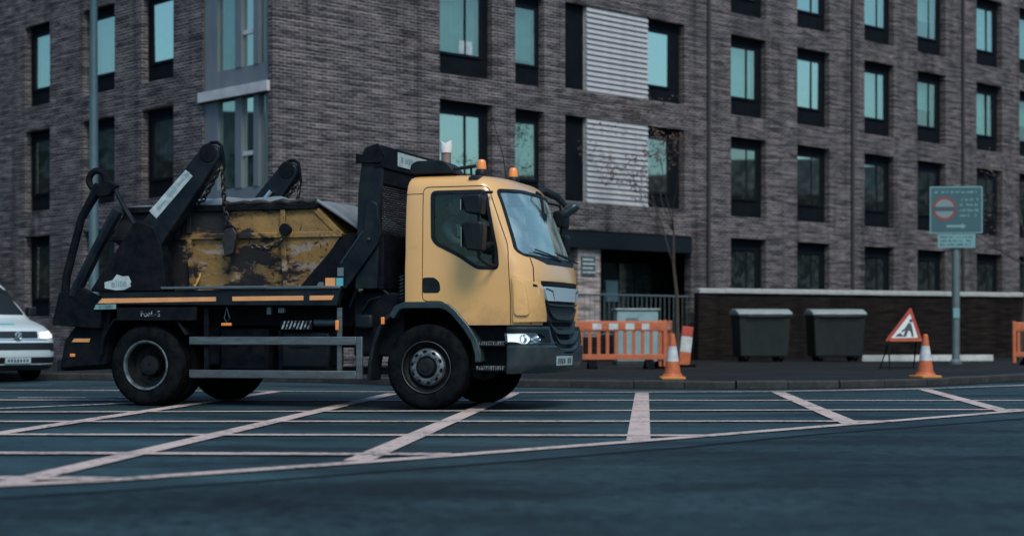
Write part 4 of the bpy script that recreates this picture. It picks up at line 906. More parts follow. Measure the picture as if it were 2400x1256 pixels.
# cranked side plate in front of the skip
MB().prism(rounded([(-.74, 2.40), (-.68, 2.46), (-.60, 2.42), (-.545, 2.05), (-.60, 1.93), (-1.0, 1.42), (-1.16, 1.42), (-1.07, 1.70), (-.78, 2.10)], .03), 'y', -1.18, -1.133).build('side_stay', 'frame_blue_black', hb, .01)
MB().tube([(-.77, -1.185, 2.1), (-1.06, -1.185, 1.72)], .012, 6).build('grab_edge', 'grey_plastic', hb)
MB().lathe([(.02, 0), (.02, .02), (.012, .025)], 8, Matrix.Translation((-.7, -1.18, 2.0)) @ Matrix.Rotation(pi/2, 4, 'X')).build('bolt', 'grey_plastic', hb)
for nm, mm, x0, x1, z0, z1 in (('sticker', 'reflector_orange', -1.245, -1.12, 1.455, 1.55), ('sticker', 'sticker_teal', -1.105, -1.02, 1.455, 1.55), ('sticker', 'post_grey', -1.09, -1.015, 1.57, 1.67)): box(nm, mm, lorry, x0, x1, -1.215, -1.2, z0, z1, 0)
MB().prism(rounded([(-1.36, 1.45), (-1.27, 1.45), (-1.28, 1.5), (-1.33, 1.5)], .01), 'y', -1.22, -1.17).build('lever', 'post_grey', lorry, .004)
# exhaust stack behind the cab
ex = MB().tube([(-.42, .72, 1.3), (-.42, .72, 3.25)], .062, 16).build('exhaust_stack', 'exhaust', lorry)
MB().add(*[(lambda seg: ([(-.42+r*cos(2*pi*k/seg), .72+r*sin(2*pi*k/seg), z+(.06*abs(cos(2*pi*k/seg)) if top else 0)) for r, z, top in ((.07, 3.20, 0), (.08, 3.27, 0), (.078, 3.30, 1), (.064, 3.29, 1), (.05, 3.2, 0)) for k in range(seg)], [(i*seg+k, i*seg+(k+1) % seg, (i+1)*seg+(k+1) % seg, (i+1)*seg+k) for i in range(4) for k in range(seg)]))(20)][0]).build('rain_cap', 'cap_white', ex, 0, 40)
# roof: air intake, horn, beacons, marker lamp, aerial
ai = MB().prism(rounded([(-.27, 2.77), (-.26, 2.88), (-.18, 2.925), (.12, 2.925), (.22, 2.88), (.30, 2.77)], .04), 'y', -.98, -.62).build('air_intake', 'black_plastic', lorry, .03)
MB().tube([(-.2, -.92, 2.80), (.3, -.94, 2.82), (.5, -.9, 2.85)], .016, 8).tube([(.3, -.8, 2.84), (.5, -.8, 2.86)], .022, 8).build('air_horn', 'black_plastic', lorry)
MB().tube([(.46, -.86, 2.74), (.46, -.86, 2.87)], .014, 8).build('horn_stand', 'black_plastic', lorry)
def beacon(x, y, z):
    b = MB().lathe([(.075, -.05), (.075, 0), (.062, .018), (.05, .022)], 20, Matrix.Translation((x, y, z))).build('beacon', 'black_plastic', lorry, 0, 40)
    MB().lathe([(.057, .018), (.058, .05), (.052, .10), (.046, .125), (.03, .136), (.005, .139)], 20, Matrix.Translation((x, y, z))).build('lens', 'lens_orange', b, 0, 45)
beacon(.50, -.60, 2.82); beacon(.52, .60, 2.865-.03)
patch(CAB, -.028, .02, prism_mesh(rounded([(.50, 2.68), (.62, 2.685), (.63, 2.72), (.61, 2.74), (.51, 2.735), (.495, 2.71)], .012), 'y', -1.4, -.8), 'black_plastic', 'marker_lamp', cab)
MB().tube([(.47, .5, 2.76), (.42, .5, 3.1), (.24, .5, 3.72)], [.012, .006, .003], 6).build('aerial', 'black_plastic', lorry)
# mirrors
mr_ = MB().tube([(.80, -1.12, 2.52), (.75, -1.34, 2.50), (.73, -1.38, 2.40), (.73, -1.38, 1.75), (.80, -1.28, 1.68), (.86, -1.12, 1.67)], .018, 8).build('mirror_arm', 'black_plastic', lorry)
def mirror(x0, x1, y, z0, z1, par):
    p = rounded([(x0, z1-.03), (x0+.04, z1), (x1-.02, z1), (x1, z1-.04), (x1-.01, z0+.02), (x1-.04, z0), (x0+.06, z0+.02)], .02)
    o = MB().prism(p, 'y', y-.10, y+.10).build('mirror', 'black_plastic', par, .035); MB().box(x0+.012-.014, x0+.012-.008, y-.08, y+.08, z0+.06, z1-.06).build('mirror_glass', 'chrome', o, 0, 0); return o
mirror(.545, .80, -1.40, 2.24, 2.475, lorry); mirror(.55, .81, -1.40, 1.82, 2.165, lorry)
MB().tube([(.80, 1.10, 2.56), (.92, 1.32, 2.54), (.93, 1.36, 2.44), (.93, 1.36, 1.80), (.90, 1.12, 1.70)], .018, 8).build('mirror_arm', 'black_plastic', lorry)
mirror(.83, 1.02, 1.38, 2.24, 2.475, lorry); mirror(.83, 1.03, 1.38, 1.90, 2.165, lorry)
# front kerb mirror on its arm
MB().tube([(.76, .74, 2.66), (.86, .86, 2.685), (.99, .95, 2.62), (1.09, 1.0, 2.51)], [.045, .055, .05, .034], 12).build('front_mirror_arm', 'black_plastic', lorry)
MB().lathe([(.01, -.14), (.045, -.12), (.06, -.04), (.062, .05), (.045, .11), (.012, .125)], 16, Matrix.Translation((1.145, 1.03, 2.455)) @ Matrix.Rotation(radians(55), 4, 'Y') @ Matrix.Diagonal((1, 1.5, 1, 1))).build('front_mirror', 'grey_plastic', lorry, 0, 60)

# ------------------------------------------------------------------ the skip and its cover
SX, SZ = -2.66, 1.405
skip = thing('skip', 'battered yellow steel skip with black scorched rusty sides on the lorry deck', 'skip', onlorry(SX, 0, SZ), YAW)
def sk(x): return x-SX
prof_out = [(sk(-3.45), .02), (sk(-1.72), .02), (sk(-1.16), .70), (sk(-1.50), 1.03), (sk(-4.10), 1.03), (sk(-4.33), .68)]
def skip_side(y):
    n = 26; return y
def ysec(z): return .80+.10*min(1, z/.7)
mb = MB(); cx0 = sum(p[0] for p in prof_out)/6
def dent(x, y, z):
    k = mnoise.noise(Vector((x*1.3, y*.7+3, z*1.6)))*.03; return (x, y+(k if y < 0 else -k), z)
# side walls as a dented grid between bottom and rim
def xr(z):
    if z <= .02: return prof_out[0][0], prof_out[1][0]
    if z <= .68: t = (z-.02)/.66; return prof_out[0][0]+(prof_out[5][0]-prof_out[0][0])*t, prof_out[1][0]+(prof_out[2][0]-prof_out[1][0])*t
    t = (z-.68)/.35; return prof_out[5][0]+(prof_out[4][0]-prof_out[5][0])*t, prof_out[2][0]+(prof_out[3][0]-prof_out[2][0])*t
zs = [.02, .1, .2, .3, .4, .5, .6, .68, .76, .84, .92, 1.03]; NX = 30
for sgn in (-1, 1):
    b = len(mb.v)
    for z in zs:
        a, c = xr(z)
        for k in range(NX+1): mb.v.append(dent(a+(c-a)*k/NX, sgn*ysec(z), z))
    for i in range(len(zs)-1):
        for k in range(NX):
            q = (b+i*(NX+1)+k, b+i*(NX+1)+k+1, b+(i+1)*(NX+1)+k+1, b+(i+1)*(NX+1)+k); mb.f.append(q if sgn < 0 else q[::-1])
for e in (0, 1):      # end walls
    b = len(mb.v)
    for z in zs:
        for k in range(9):
            y = -ysec(z)+2*ysec(z)*k/8; mb.v.append((xr(z)[e], y, z))
    for i in range(len(zs)-1):
        for k in range(8):
            q = (b+i*9+k, b+i*9+k+1, b+(i+1)*9+k+1, b+(i+1)*9+k); mb.f.append(q if e else q[::-1])
a, c = xr(.02); mb.add([(a, -.8, .02), (c, -.8, .02), (c, .8, .02), (a, .8, .02)], [(3, 2, 1, 0)])
mb.build('skip_body', 'skip_paint', skip, 0, 40, fix=False)
rim = MB(); (xa, xb) = xr(1.03)
for sgn in (-1, 1): rim.box(xa-.03, xb+.03, sgn*.915-.035, sgn*.915+.035, .985, 1.06)
rim.box(xa-.03, xa+.05, -.879, .879, .985, 1.06); rim.box(xb-.05, xb+.03, -.879, .879, .985, 1.06); rim.build('rim', 'chassis_black', skip, .012)
for sgn in (-1, 1):
    o = MB().box(xr(.68)[0], xr(.68)[1], sgn*.905-.025, sgn*.905+.025, .645, .715).build('ridge_bar', 'skip_paint', skip, .01)
    for xx in (sk(-1.93), sk(-3.2)):
        MB().prism([(sgn*.80, .04), (sgn*.865, .04), (sgn*.955, .643), (sgn*.90, .643)], 'x', xx-.03, xx+.03).build('rib', 'skip_paint', skip, .006)
        MB().box(xx-.03, xx+.03, sgn*.92-.03, sgn*.92+.03, .717, .984).build('rib', 'skip_paint', skip, .006)
    for xx in (sk(-1.86), sk(-3.35), sk(-2.6)):
        MB().tube([(xx, sgn*.92, .74), (xx, sgn*1.03, .74)], .05, 12).build('lifting_lug', 'chassis_black', skip); MB().lathe([(.075, 0), (.075, .03)], 16, Matrix.Translation((xx, sgn*1.035 if sgn > 0 else -1.005, .74)) @ Matrix.Rotation(pi/2, 4, 'X')).build('lug_flange', 'chassis_black', skip, .004)
    MB().prism([(xr(.68)[1]-.06, .66), (xr(.68)[1]+.015, .68), (xr(1.03)[1]+.02, 1.0), (xr(1.03)[1]-.07, 1.0)], 'y', sgn*.915-.015, sgn*.915+.015).build('corner_plate', 'skip_paint', skip, .005)
lf = MB().prism([(-.36-.0, .10), (-.32, .13), (-.315, .17), (-.285, .20), (-.28, .25), (-.255, .26), (-.26, .215), (-.275, .18), (-.29, .15), (-.31, .12), (-.335, .085)], 'y', -.868, -.872).build('paint_scar', 'leaf_orange', skip, 0, 0)
lf.location = (-.15, -.01, -.02)
# hanging hook block on the skip side
MB().prism(rounded([(sk(-2.66), .42), (sk(-2.55), .46), (sk(-2.50), .7), (sk(-2.55), .78), (sk(-2.66), .76), (sk(-2.70), .64)], .02), 'y', -1.04, -.96).build('hook_block', 'chain', skip, .012)
cov = thing('skip_cover', 'slack grey tarpaulin sheet pulled over the top of the yellow skip', 'tarpaulin', onlorry(SX, 0, SZ+1.06), YAW)
n, m_ = 44, 22; v = []; f = []
for i in range(n+1):
    x = xa-.02+(xb+.57-xa)*i/n
    for j in range(m_+1):
        y = -.9+1.8*j/m_; e = 1-abs(y/.9)**3; xm = min(max((x-xa)/(xb-xa), 0), 1)
        z = .012+e*(.13*sin(pi*xm)**.6+.05*mnoise.noise(Vector((x*2.2, y*2.2, 0)))+.03*mnoise.noise(Vector((x*6, y*4, 4)))) if x <= xb else 0
        if x > xb+.03: t = (x-xb-.03); z = .02-t*.66+.018*mnoise.noise(Vector((x*5, y*4, 2)))
        elif x > xb: z = .02
        v.append((x, y, z))
for i in range(n):
    for j in range(m_): a = i*(m_+1)+j; f.append((a, a+m_+1, a+m_+2, a+1))
o = MB().add(v, f).build('sheet', 'tarp', cov, 0, 60); sd_ = o.modifiers.new('s', 'SOLIDIFY'); sd_.thickness = .006
for sgn in (-1, 1): MB().tube([(xb+.01, sgn*.9, .03), (xb+.3, sgn*.9, -.15), (xb+.56, sgn*.9, -.32)], .022, 8).build('edge_roll', 'tarp', cov)
hem = MB().tube([(xa+(xb-xa)*k/30, -.93+.01*sin(k*1.7), .02+.012*sin(k*2.1)) for k in range(16, 31)], [.028+.008*sin(k*1.3) for k in range(16, 31)], 8).build('hem_roll', 'chain', cov)

# ------------------------------------------------------------------ driver
def skin_body(name, joints, edges, m, parent, sub=2):
    me = bpy.data.meshes.new(name); me.from_pydata([j[0] for j in joints], edges, []); me.materials.append(M[m])
    o = tmp(me); md = o.modifiers.new('skin', 'SKIN'); md.use_smooth_shade = True
    for i, j in enumerate(joints):
        r = j[1]; me.skin_vertices[0].data[i].radius = (r, r) if not isinstance(r, tuple) else r
    me.skin_vertices[0].data[0].use_root = True
    sb = o.modifiers.new('sub', 'SUBSURF'); sb.levels = sub; sb.render_levels = sub
    dg = bpy.context.evaluated_depsgraph_get(); r = bpy.data.meshes.new_from_object(o.evaluated_get(dg)); bpy.data.objects.remove(o)
    r.materials.clear(); r.materials.append(M[m]); return link(name, r, parent)
drv = thing('person', 'driver in a dark jacket sitting at the wheel inside the yellow cab', 'person', onlorry(.05, -.58, 1.64), YAW)
J = [((0, 0, .10), (.15, .17)), ((.02, 0, .30), (.13, .17)), ((.05, 0, .48), (.12, .19)), ((.06, 0, .58), (.07, .09)), ((.075, 0, .66), .055),
     ((.05, -.18, .53), .075), ((.17, -.26, .33), .055), ((.42, -.17, .30), .042), ((.05, .18, .53), .075), ((.17, .26, .33), .055), ((.42, .17, .30), .042),
     ((.1, -.1, .06), .10), ((.45, -.13, .10), .075), ((.55, -.13, -.24), .055), ((.1, .1, .06), .10), ((.45, .13, .10), .075), ((.55, .13, -.24), .055)]
skin_body('body', J, [(0, 1), (1, 2), (2, 3), (3, 4), (2, 5), (5, 6), (6, 7), (2, 8), (8, 9), (9, 10), (0, 11), (11, 12), (12, 13), (0, 14), (14, 15), (15, 16)], 'jacket', drv)
# head with nose, chin, ears
bm = bmesh.new(); bmesh.ops.create_uvsphere(bm, u_segments=28, v_segments=20, radius=1)
for vt in bm.verts:
    x, y, z = vt.co; sx = .098 if x > 0 else .10; nx = x*sx; ny = y*.076; nz = z*.122
    if z < -.2: nx += .012*(-z); ny *= 1-.28*(-z-.2)
    if x > .82 and abs(y) < .28 and -.3 < z < .15: nx += .02*(1-abs(y)/.28)          # nose
    if x > .75 and abs(z-.12) < .1 and .2 < abs(y) < .5: nx -= .008                   # eye sockets
    if x > .75 and abs(z+.45) < .06 and abs(y) < .35: nx += .005                      # mouth
    vt.co = (nx+.095, ny, nz+.785)
me = bpy.data.meshes.new('head'); bm.to_mesh(me); bm.free(); me.materials.append(M['skin']); sm(me, 60); hd_ = link('head', me, drv)
for sgn in (-1, 1):
    MB().lathe([(.004, -.006), (.022, -.004), (.03, .004), (.02, .008), (.004, .004)], 12, Matrix.Translation((.08, sgn*.079, .78)) @ Matrix.Rotation(pi/2, 4, 'X') @ Matrix.Diagonal((.8, 1.15, 1, 1))).build('ear', 'skin', hd_, 0, 60)
    MB().lathe([(.002, 0), (.011, .002), (.011, .006), (.002, .009)], 10, Matrix.Translation((.176, sgn*.03, .803)) @ Matrix.Rotation(pi/2, 4, 'Y')).build('eye', 'shirt_pale', hd_, 0, 60)
MB().box(.183, .192, -.024, .024, .727, .731).build('mouth', 'hair', hd_, 0, 0)
bm = bmesh.new(); bmesh.ops.create_uvsphere(bm, u_segments=24, v_segments=16, radius=1); bmesh.ops.delete(bm, geom=[vt for vt in bm.verts if vt.co.z < -.25 or (vt.co.x > .45 and vt.co.z < .42)], context='VERTS')
for vt in bm.verts: x, y, z = vt.co; vt.co = (x*.108+.088, y*.084, z*.13+.79)
me = bpy.data.meshes.new('hair'); bm.to_mesh(me); bm.free(); me.materials.append(M['hair']); sm(me, 60); link('hair', me, drv)
MB().prism(rounded([(.06, .54), (.16, .56), (.19, .42), (.14, .40)], .02), 'y', -.05, .05).build('collar', 'shirt_pale', drv, .015)
for sgn in (-1, 1):     # hands closed on the wheel rim
    hx, hy, hz_ = .475, sgn*.185, .285
    hand = skin_body('hand', [((hx-.05, hy, hz_+.01), .03), ((hx-.01, hy, hz_+.03), (.02, .042)), ((hx+.03, hy, hz_+.045), (.017, .043))], [(0, 1), (1, 2)], 'skin', drv, 1)
    for k in range(4):
        yy = hy+(k-1.5)*.021; L = (.85, 1, .95, .75)[k]
        skin_body('finger', [((hx+.025, yy, hz_+.05), .0105), ((hx+.06*L, yy, hz_+.052), .01), ((hx+.078*L, yy, hz_+.02), .0095), ((hx+.05*L, yy, hz_-.005), .0085)], [(0, 1), (1, 2), (2, 3)], 'skin', hand, 1)
    skin_body('thumb', [((hx-.02, hy-sgn*.035, hz_+.015), .012), ((hx+.015, hy-sgn*.055, hz_+.0), .011), ((hx+.045, hy-sgn*.05, hz_-.01), .009)], [(0, 1), (1, 2)], 'skin', hand, 1)

# ------------------------------------------------------------------ white van following behind
VA = radians(-42)
van = thing('van', 'pale white panel van with a lit headlight behind the lorry at the left edge', 'van', (-10.9, 32.05, 0), VA)
VB = [(.22, 2.44, .88, -2.35, .35), (.32, 2.52, .93, -2.40, .38), (.50, 2.56, .95, -2.42, .40), (.72, 2.55, .955, -2.42, .42), (.86, 2.50, .955, -2.42, .45), (.95, 2.42, .95, -2.42, .48), (1.02, 2.28, .945, -2.42, .48), (1.09, 2.02, .94, -2.42, .45), (1.15, 1.76, .935, -2.42, .40),
      (1.22, 1.62, .93, -2.42, .36), (1.45, 1.33, .90, -2.40, .34), (1.70, 1.02, .86, -2.38, .32), (1.82, .84, .83, -2.36, .30), (1.89, .66, .78, -2.32, .28), (1.93, .40, .68, -2.24, .25), (1.945, .1, .5, -2.1, .2)]
vb = stack_mesh(VB, 3.0, 0)
for xx in (1.62, -1.55):
    cyl = MB().lathe([(.38, -2), (.38, 2)], 28, Matrix.Translation((xx, 0, .33)) @ Matrix.Rotation(pi/2, 4, 'X')).mesh('c', 'van_black')
    ring = MB().lathe([(.38, -2), (.38, -.62)], 28, Matrix.Translation((xx, 0, .33)) @ Matrix.Rotation(pi/2, 4, 'X'))
    bmx = bmesh.new(); bmx.from_mesh(cyl); bmesh.ops.recalc_face_normals(bmx, faces=bmx.faces); bmx.to_mesh(cyl); bmx.free(); vb = boolean(vb, cyl, 'DIFFERENCE')
link('body', setmat(vb, 'van_paint'), van)
def vp(poly, axis, a, b, m, name, par=van, o0=-.004, o1=.02): return patch(VB, o0, o1, prism_mesh(poly, axis, a, b), m, name, par, q=3.0)
vp(rounded([(-.80, 1.24), (.80, 1.24), (.70, 1.78), (-.70, 1.78)], .06), 'x', .4, 3, 'van_black', 'windscreen')
for a, b in ((-2, -.4), (.4, 2)):
    vp(rounded([(.35, 1.24), (1.28, 1.24), (1.0, 1.72), (.38, 1.74)], .05), 'y', a, b, 'van_black', 'side_window')
vp(rounded([(-.47, .93), (.47, .93), (.43, .80), (-.43, .80)], .02), 'x', 1.8, 3, 'van_black', 'upper_grille')
vp(rounded([(-.86, .72), (.86, .72), (.78, .585), (-.78, .585)], .02), 'x', 1.8, 3, 'van_black', 'lower_grille')
vp(rounded([(-.95, .455), (.95, .455), (.95, .2), (-.95, .2)], .02), 'x', 1.8, 3, 'van_black', 'bumper_skirt')
vp([(-.66, .79), (.66, .79), (.66, .77), (-.66, .77)], 'x', 1.8, 3, 'chrome', 'grille_strip', van, -.009, .01)
vp([(-.85, .335), (.85, .335), (.85, .315), (-.85, .315)], 'x', 1.8, 3, 'van_paint', 'skirt_strip', van, -.009, .01)
vp(rounded([(-.45, 1.075), (.2, 1.075), (.15, 1.045), (-.5, 1.045)], .01), 'x', 1.6, 2.6, 'sticker_teal', 'bonnet_lettering')
em = MB().lathe([(.075, 0), (.075, .012), (.062, .016), (.06, .01), (.005, .01)], 24, Matrix.Translation((2.555, 0, .845)) @ Matrix.Rotation(pi/2, 4, 'Y')).build('emblem_ring', 'chrome', van)
for pl in ([(-.045, .89), (-.03, .89), (.0, .82), (-.012, .80)], [(.045, .89), (.03, .89), (.0, .82), (.012, .80)]): MB().prism(pl, 'x', 2.565, 2.575).build('emblem_bar', 'chrome', em, 0, 0)
npv = MB().box(2.52, 2.56, -.26, .26, .34, .445).build('number_plate', 'plate_white', van, .004)
for k in range(7): MB().box(2.561, 2.563, -.22+k*.064, -.18+k*.064, .365, .42).build('character', 'plate_ink', npv, 0, 0)
lm = mat('headlight_lit', (.9, .85, .8), .3); pb = lm.node_tree.nodes['Principled BSDF']; pb.inputs['Emission Color'].default_value = (1, .80, .74, 1); pb.inputs['Emission Strength'].default_value = .9
for sgn in (-1, 1):
    hpoly = rounded([(sgn*.50, .925), (sgn*.86, .955), (sgn*.925, .90), (sgn*.88, .80), (sgn*.60, .775), (sgn*.46, .80)], .03)
    h_ = vp(hpoly, 'x', 1.8, 3, 'lamp_glass', 'headlight', van, -.014, -.010)
    vp(grow(hpoly, -.012), 'x', 1.8, 3, 'headlight_lit', 'lamp_reflector', h_, -.006, .02)
    vp(rounded([(sgn*.70, .66), (sgn*.92, .70), (sgn*.90, .56), (sgn*.74, .56)], .02), 'x', 1.8, 3, 'van_black', 'fog_lamp_surround')
    MB().prism(rounded([(1.15, 1.22), (1.32, 1.22), (1.34, 1.40), (1.18, 1.40)], .03), 'y', sgn*.99-.0, sgn*1.14).build('door_mirror', 'van_black', van, .02)
    for xx in (1.62, -1.55):
        w = bpy.data.objects.new('wheel', None); COL.objects.link(w); w.parent = van; w.location = (xx, sgn*.80, .33); w.rotation_euler = (pi/2 if sgn > 0 else -pi/2, 0, 0)
        MB().lathe([(.2, -.09), (.29, -.10), (.32, -.08), (.33, -.05), (.33, .05), (.32, .08), (.29, .1), (.2, .09)], 32, None, True).build('tyre', 'tyre', w, 0, 40)
        MB().lathe([(.205, -.085), (.2, -.07), (.12, -.05), (.06, -.07), (.01, -.07)], 28, None, False, False).build('rim', 'wheel_steel', w, 0, 40)
box('underfloor', 'chassis_black', van, -2.2, 2.1, -.6, .6, .2, .5)

# ------------------------------------------------------------------ roadworks: barriers, cones, signs
def barrier(label, loc, rz, nsl=10):
    b = thing('pedestrian_barrier', label, 'barrier', loc, rz, 'orange plastic pedestrian barriers')
    MB().prism(rounded([(-.035, .82), (.035, .82), (.035, 1.02), (.0, 1.04), (-.035, 1.02)], .01), 'x', -1.0, 1.0).build('top_rail', 'barrier_orange', b, .008)
    pnl = MB().box(-.78, .62, -.040, -.0355, .855, .985).build('reflective_board', 'reflect_white', b, 0, 0)
    for k in range(4): MB().prism([(-.78+k*.36, .856), (-.62+k*.36, .856), (-.62+k*.36, .984), (-.78+k*.36, .984)], 'y', -.044, -.0405).build('red_stripe', 'barrier_orange', pnl, 0, 0)
    MB().box(-1.0, 1.0, -.03, .03, .2, .32).build('bottom_rail', 'barrier_orange', b, .01)
    for sgn in (-1, 1): MB().box(sgn*.97-.045, sgn*.97+.045, -.033, .033, .05, 1.06).build('end_post', 'barrier_orange', b, .012)
    sl = MB().box(-.036, .036, -.018, .018, .321, .819).mesh('slat', 'barrier_orange')
    for k in range(nsl):
        q = link('slat', sl, b); q.location = (-.86+k*1.72/(nsl-1), 0, 0)
    for sgn in (-.62, .62): MB().prism(rounded([(-.26, 0), (.26, 0), (.26, .05), (.06, .2), (-.06, .2), (-.26, .05)], .01), 'x', sgn-.09, sgn+.09).build('foot', 'cone_base' if False else 'tyre', b, .01)
    return b
barrier('orange plastic barrier with slats standing in front of the lorry grille', (2.35, 36.0, .12), radians(4))
barrier('orange plastic barrier standing crosswise at the end of the barrier by the cone', (3.42, 37.05, .12), radians(78))
barrier('orange plastic barrier cut off by the right edge of the picture', (13.05, 40.2, .12), radians(8))
def cone(label, loc, rz=0, h=.75):
    c = thing('traffic_cone', label, 'traffic cone', loc, rz, 'orange and white traffic cones')
    def r(z): return .155-.115*z/h
    def band(z0, z1, m, name):
        n = 3; MB().lathe([(r(z0+(z1-z0)*k/n), z0+(z1-z0)*k/n) for k in range(n+1)], 28).build(name, m, c, 0, 50)
    MB().prism(rounded([(-.21, -.21), (.21, -.21), (.21, .21), (-.21, .21)], .05), 'z', 0, .045).build('base', 'cone_base', c, .01)
    MB().lathe([(.19, .045), (.165, .07), (.15, .10)], 28).build('skirt', 'cone_orange', c, 0, 60)
    band(.101, h*.40, 'cone_orange', 'body'); band(h*.40+.001, h*.74, 'reflect_white', 'reflective_sleeve'); band(h*.74+.001, h-.01, 'cone_orange', 'tip'); MB().lathe([(r(h)-.001, h-.009), (.03, h+.01), (.015, h+.012)], 20).build('cap', 'cone_orange', c, 0, 60)
    return c
cone('orange traffic cone with white sleeve on the kerb beside the orange barrier', (2.70, 28.0, .12))
cone('orange traffic cone with white sleeve on the kerb under the triangular sign', (7.18, 28.9, .12), .4)
dl = thing('delineator', 'leaning orange and white roadworks marker post behind the left cone', 'marker post', (3.92, 38.0, .12), radians(10))
mm = Matrix.Rotation(radians(6), 4, 'Y')
for z0, z1, m_n in ((.04, .34, 'cone_orange'), (.341, .70, 'reflect_white'), (.701, .93, 'reflect_red')):
    MB().box(-.13, .13, -.03, .03, z0, z1, mm).build('panel', m_n, dl, .008)
MB().prism(rounded([(-.25, -.2), (.25, -.2), (.25, .2), (-.25, .2)], .05), 'z', 0, .06).build('base', 'tyre', dl, .01)
# triangular men-at-work sign on a folding frame
ts = thing('roadworks_sign', 'red bordered triangular roadworks sign on a low frame before the garden wall', 'road sign', (8.45, 35.9, .12), radians(6))
tri = [(-.42, .60), (.42, .60), (.16, 1.34)]
MB().prism(rounded(tri, .05), 'y', -.012, .012).build('red_plate', 'reflect_red', ts, .004)
MB().prism(rounded(grow(tri, -.075), .03), 'y', -.016, -.0125).build('white_field', 'cap_white', ts, 0, 0)
MB().prism([(-.30, .60), (.40, .60), (.41, .645), (-.31, .645)], 'y', -.0195, -.0165).build('orange_edge', 'cone_orange', ts, 0, 0)
pic = MB().prism([(-.02, .70), (.05, .70), (.10, .84), (.15, .80), (.17, .70), (.22, .70), (.19, .88), (.16, .98), (.10, 1.0), (.02, .88), (-.06, .82), (-.05, .79), (.03, .83)], 'y', -.0195, -.0165).build('pictogram', 'plate_ink', ts, 0, 0)
MB().lathe([(.038, 0), (.038, .003)], 14, Matrix.Translation((.155, -.0165, 1.04)) @ Matrix.Rotation(pi/2, 4, 'X')).build('pictogram_head', 'plate_ink', ts, 0, 0)
MB().prism([(-.2, .70), (.0, .70), (-.08, .78), (-.13, .76)], 'y', -.0195, -.0165).build('pictogram_heap', 'plate_ink', ts, 0, 0)
fr_ = MB()
for x0, y0, x1, y1 in ((-.34, -.02, -.38, -.22), (.34, -.02, .38, -.22), (-.30, .03, -.38, .45), (.30, .03, .38, .45)): fr_.tube([(x0, y0+.02*0+.02, .62), (x1, y1, 0)], .016, 6)
fr_.tube([(-.38, -.21, .03), (.38, -.21, .03)], .014, 6).tube([(-.38, .44, .03), (.38, .44, .03)], .014, 6).build('folding_frame', 'frame_dark', ts)
# zone sign on a grey post
zs_ = thing('zone_sign', 'tall grey post carrying a teal parking zone sign with a red ringed roundel', 'road sign', (11.2, 42.0, .12), radians(-6))
MB().tube([(0, 0, 0), (0, 0, 4.5)], .1, 20).build('post', 'post_grey', zs_); MB().lathe([(.17, 0), (.17, .06), (.11, .12)], 16).build('post_collar', 'post_grey', zs_)
pb_ = MB().prism(rounded([(-.66, 3.28), (.64, 3.28), (.64, 4.46), (-.66, 4.46)], .04), 'y', -.135, -.12).build('sign_panel', 'sign_edge', zs_, 0, 0)
MB().prism(rounded([(-.63, 3.31), (.61, 3.31), (.61, 4.43), (-.63, 4.43)], .03), 'y', -.139, -.1355).build('sign_field', 'sign_blue', pb_, 0, 0)
def disc(r, x, z, y, m, nm, par): return MB().lathe([(r, 0), (r, .003)], 32, Matrix.Translation((x, y, z)) @ Matrix.Rotation(pi/2, 4, 'X')).build(nm, m, par, 0, 0)
disc(.30, -.30, 3.90, -.1395, 'roundel_red', 'roundel_ring', pb_); disc(.235, -.30, 3.90, -.143, 'sign_muted', 'roundel_field', pb_)
MB().box(-.58, -.02, -.1485, -.1465, 3.84, 3.95).build('roundel_bar', 'plate_ink', pb_, 0, 0)
rw = random.Random(4)
def word_line(x0, x1, z, h, y0, y1, m, par):
    x = x0
    while x < x1-.03:
        w = min(rw.uniform(.07, .2), x1-x); n = max(2, int(w/.035))
        for q in range(n):
            if rw.random() < .9: MB().box(x+q*w/n, x+q*w/n+w/n*.66, y0, y1, z+rw.choice((0, 0, .1))*h, z+h*rw.choice((1, .75))).build('letter', m, par, 0, 0)
        x += w+.04
for x0, x1, z in ((-.55, .5, 4.29), (.08, .56, 4.10), (.08, .52, 3.97), (.08, .56, 3.83), (.08, .5, 3.70)): word_line(x0, x1, z, .06, -.143, -.1395, 'sign_edge', pb_)
MB().prism([(-.25, 3.43), (.12, 3.43), (.12, 3.39), (.24, 3.46), (.12, 3.53), (.12, 3.49), (-.25, 3.49)], 'y', -.143, -.1395).build('arrow', 'sign_edge', pb_, 0, 0)
lp_ = MB().prism(rounded([(-.46, 2.92), (.46, 2.92), (.46, 3.26), (-.46, 3.26)], .02), 'y', -.135, -.12).build('lower_plate', 'sign_edge', zs_, 0, 0)
for z in (2.97, 3.065, 3.16): word_line(-.40, .40, z, .055, -.139, -.1355, 'sign_blue', lp_)
box('post_notice', 'sign_edge', zs_, -.08, .08, -.115, -.101, 1.15, 1.4)
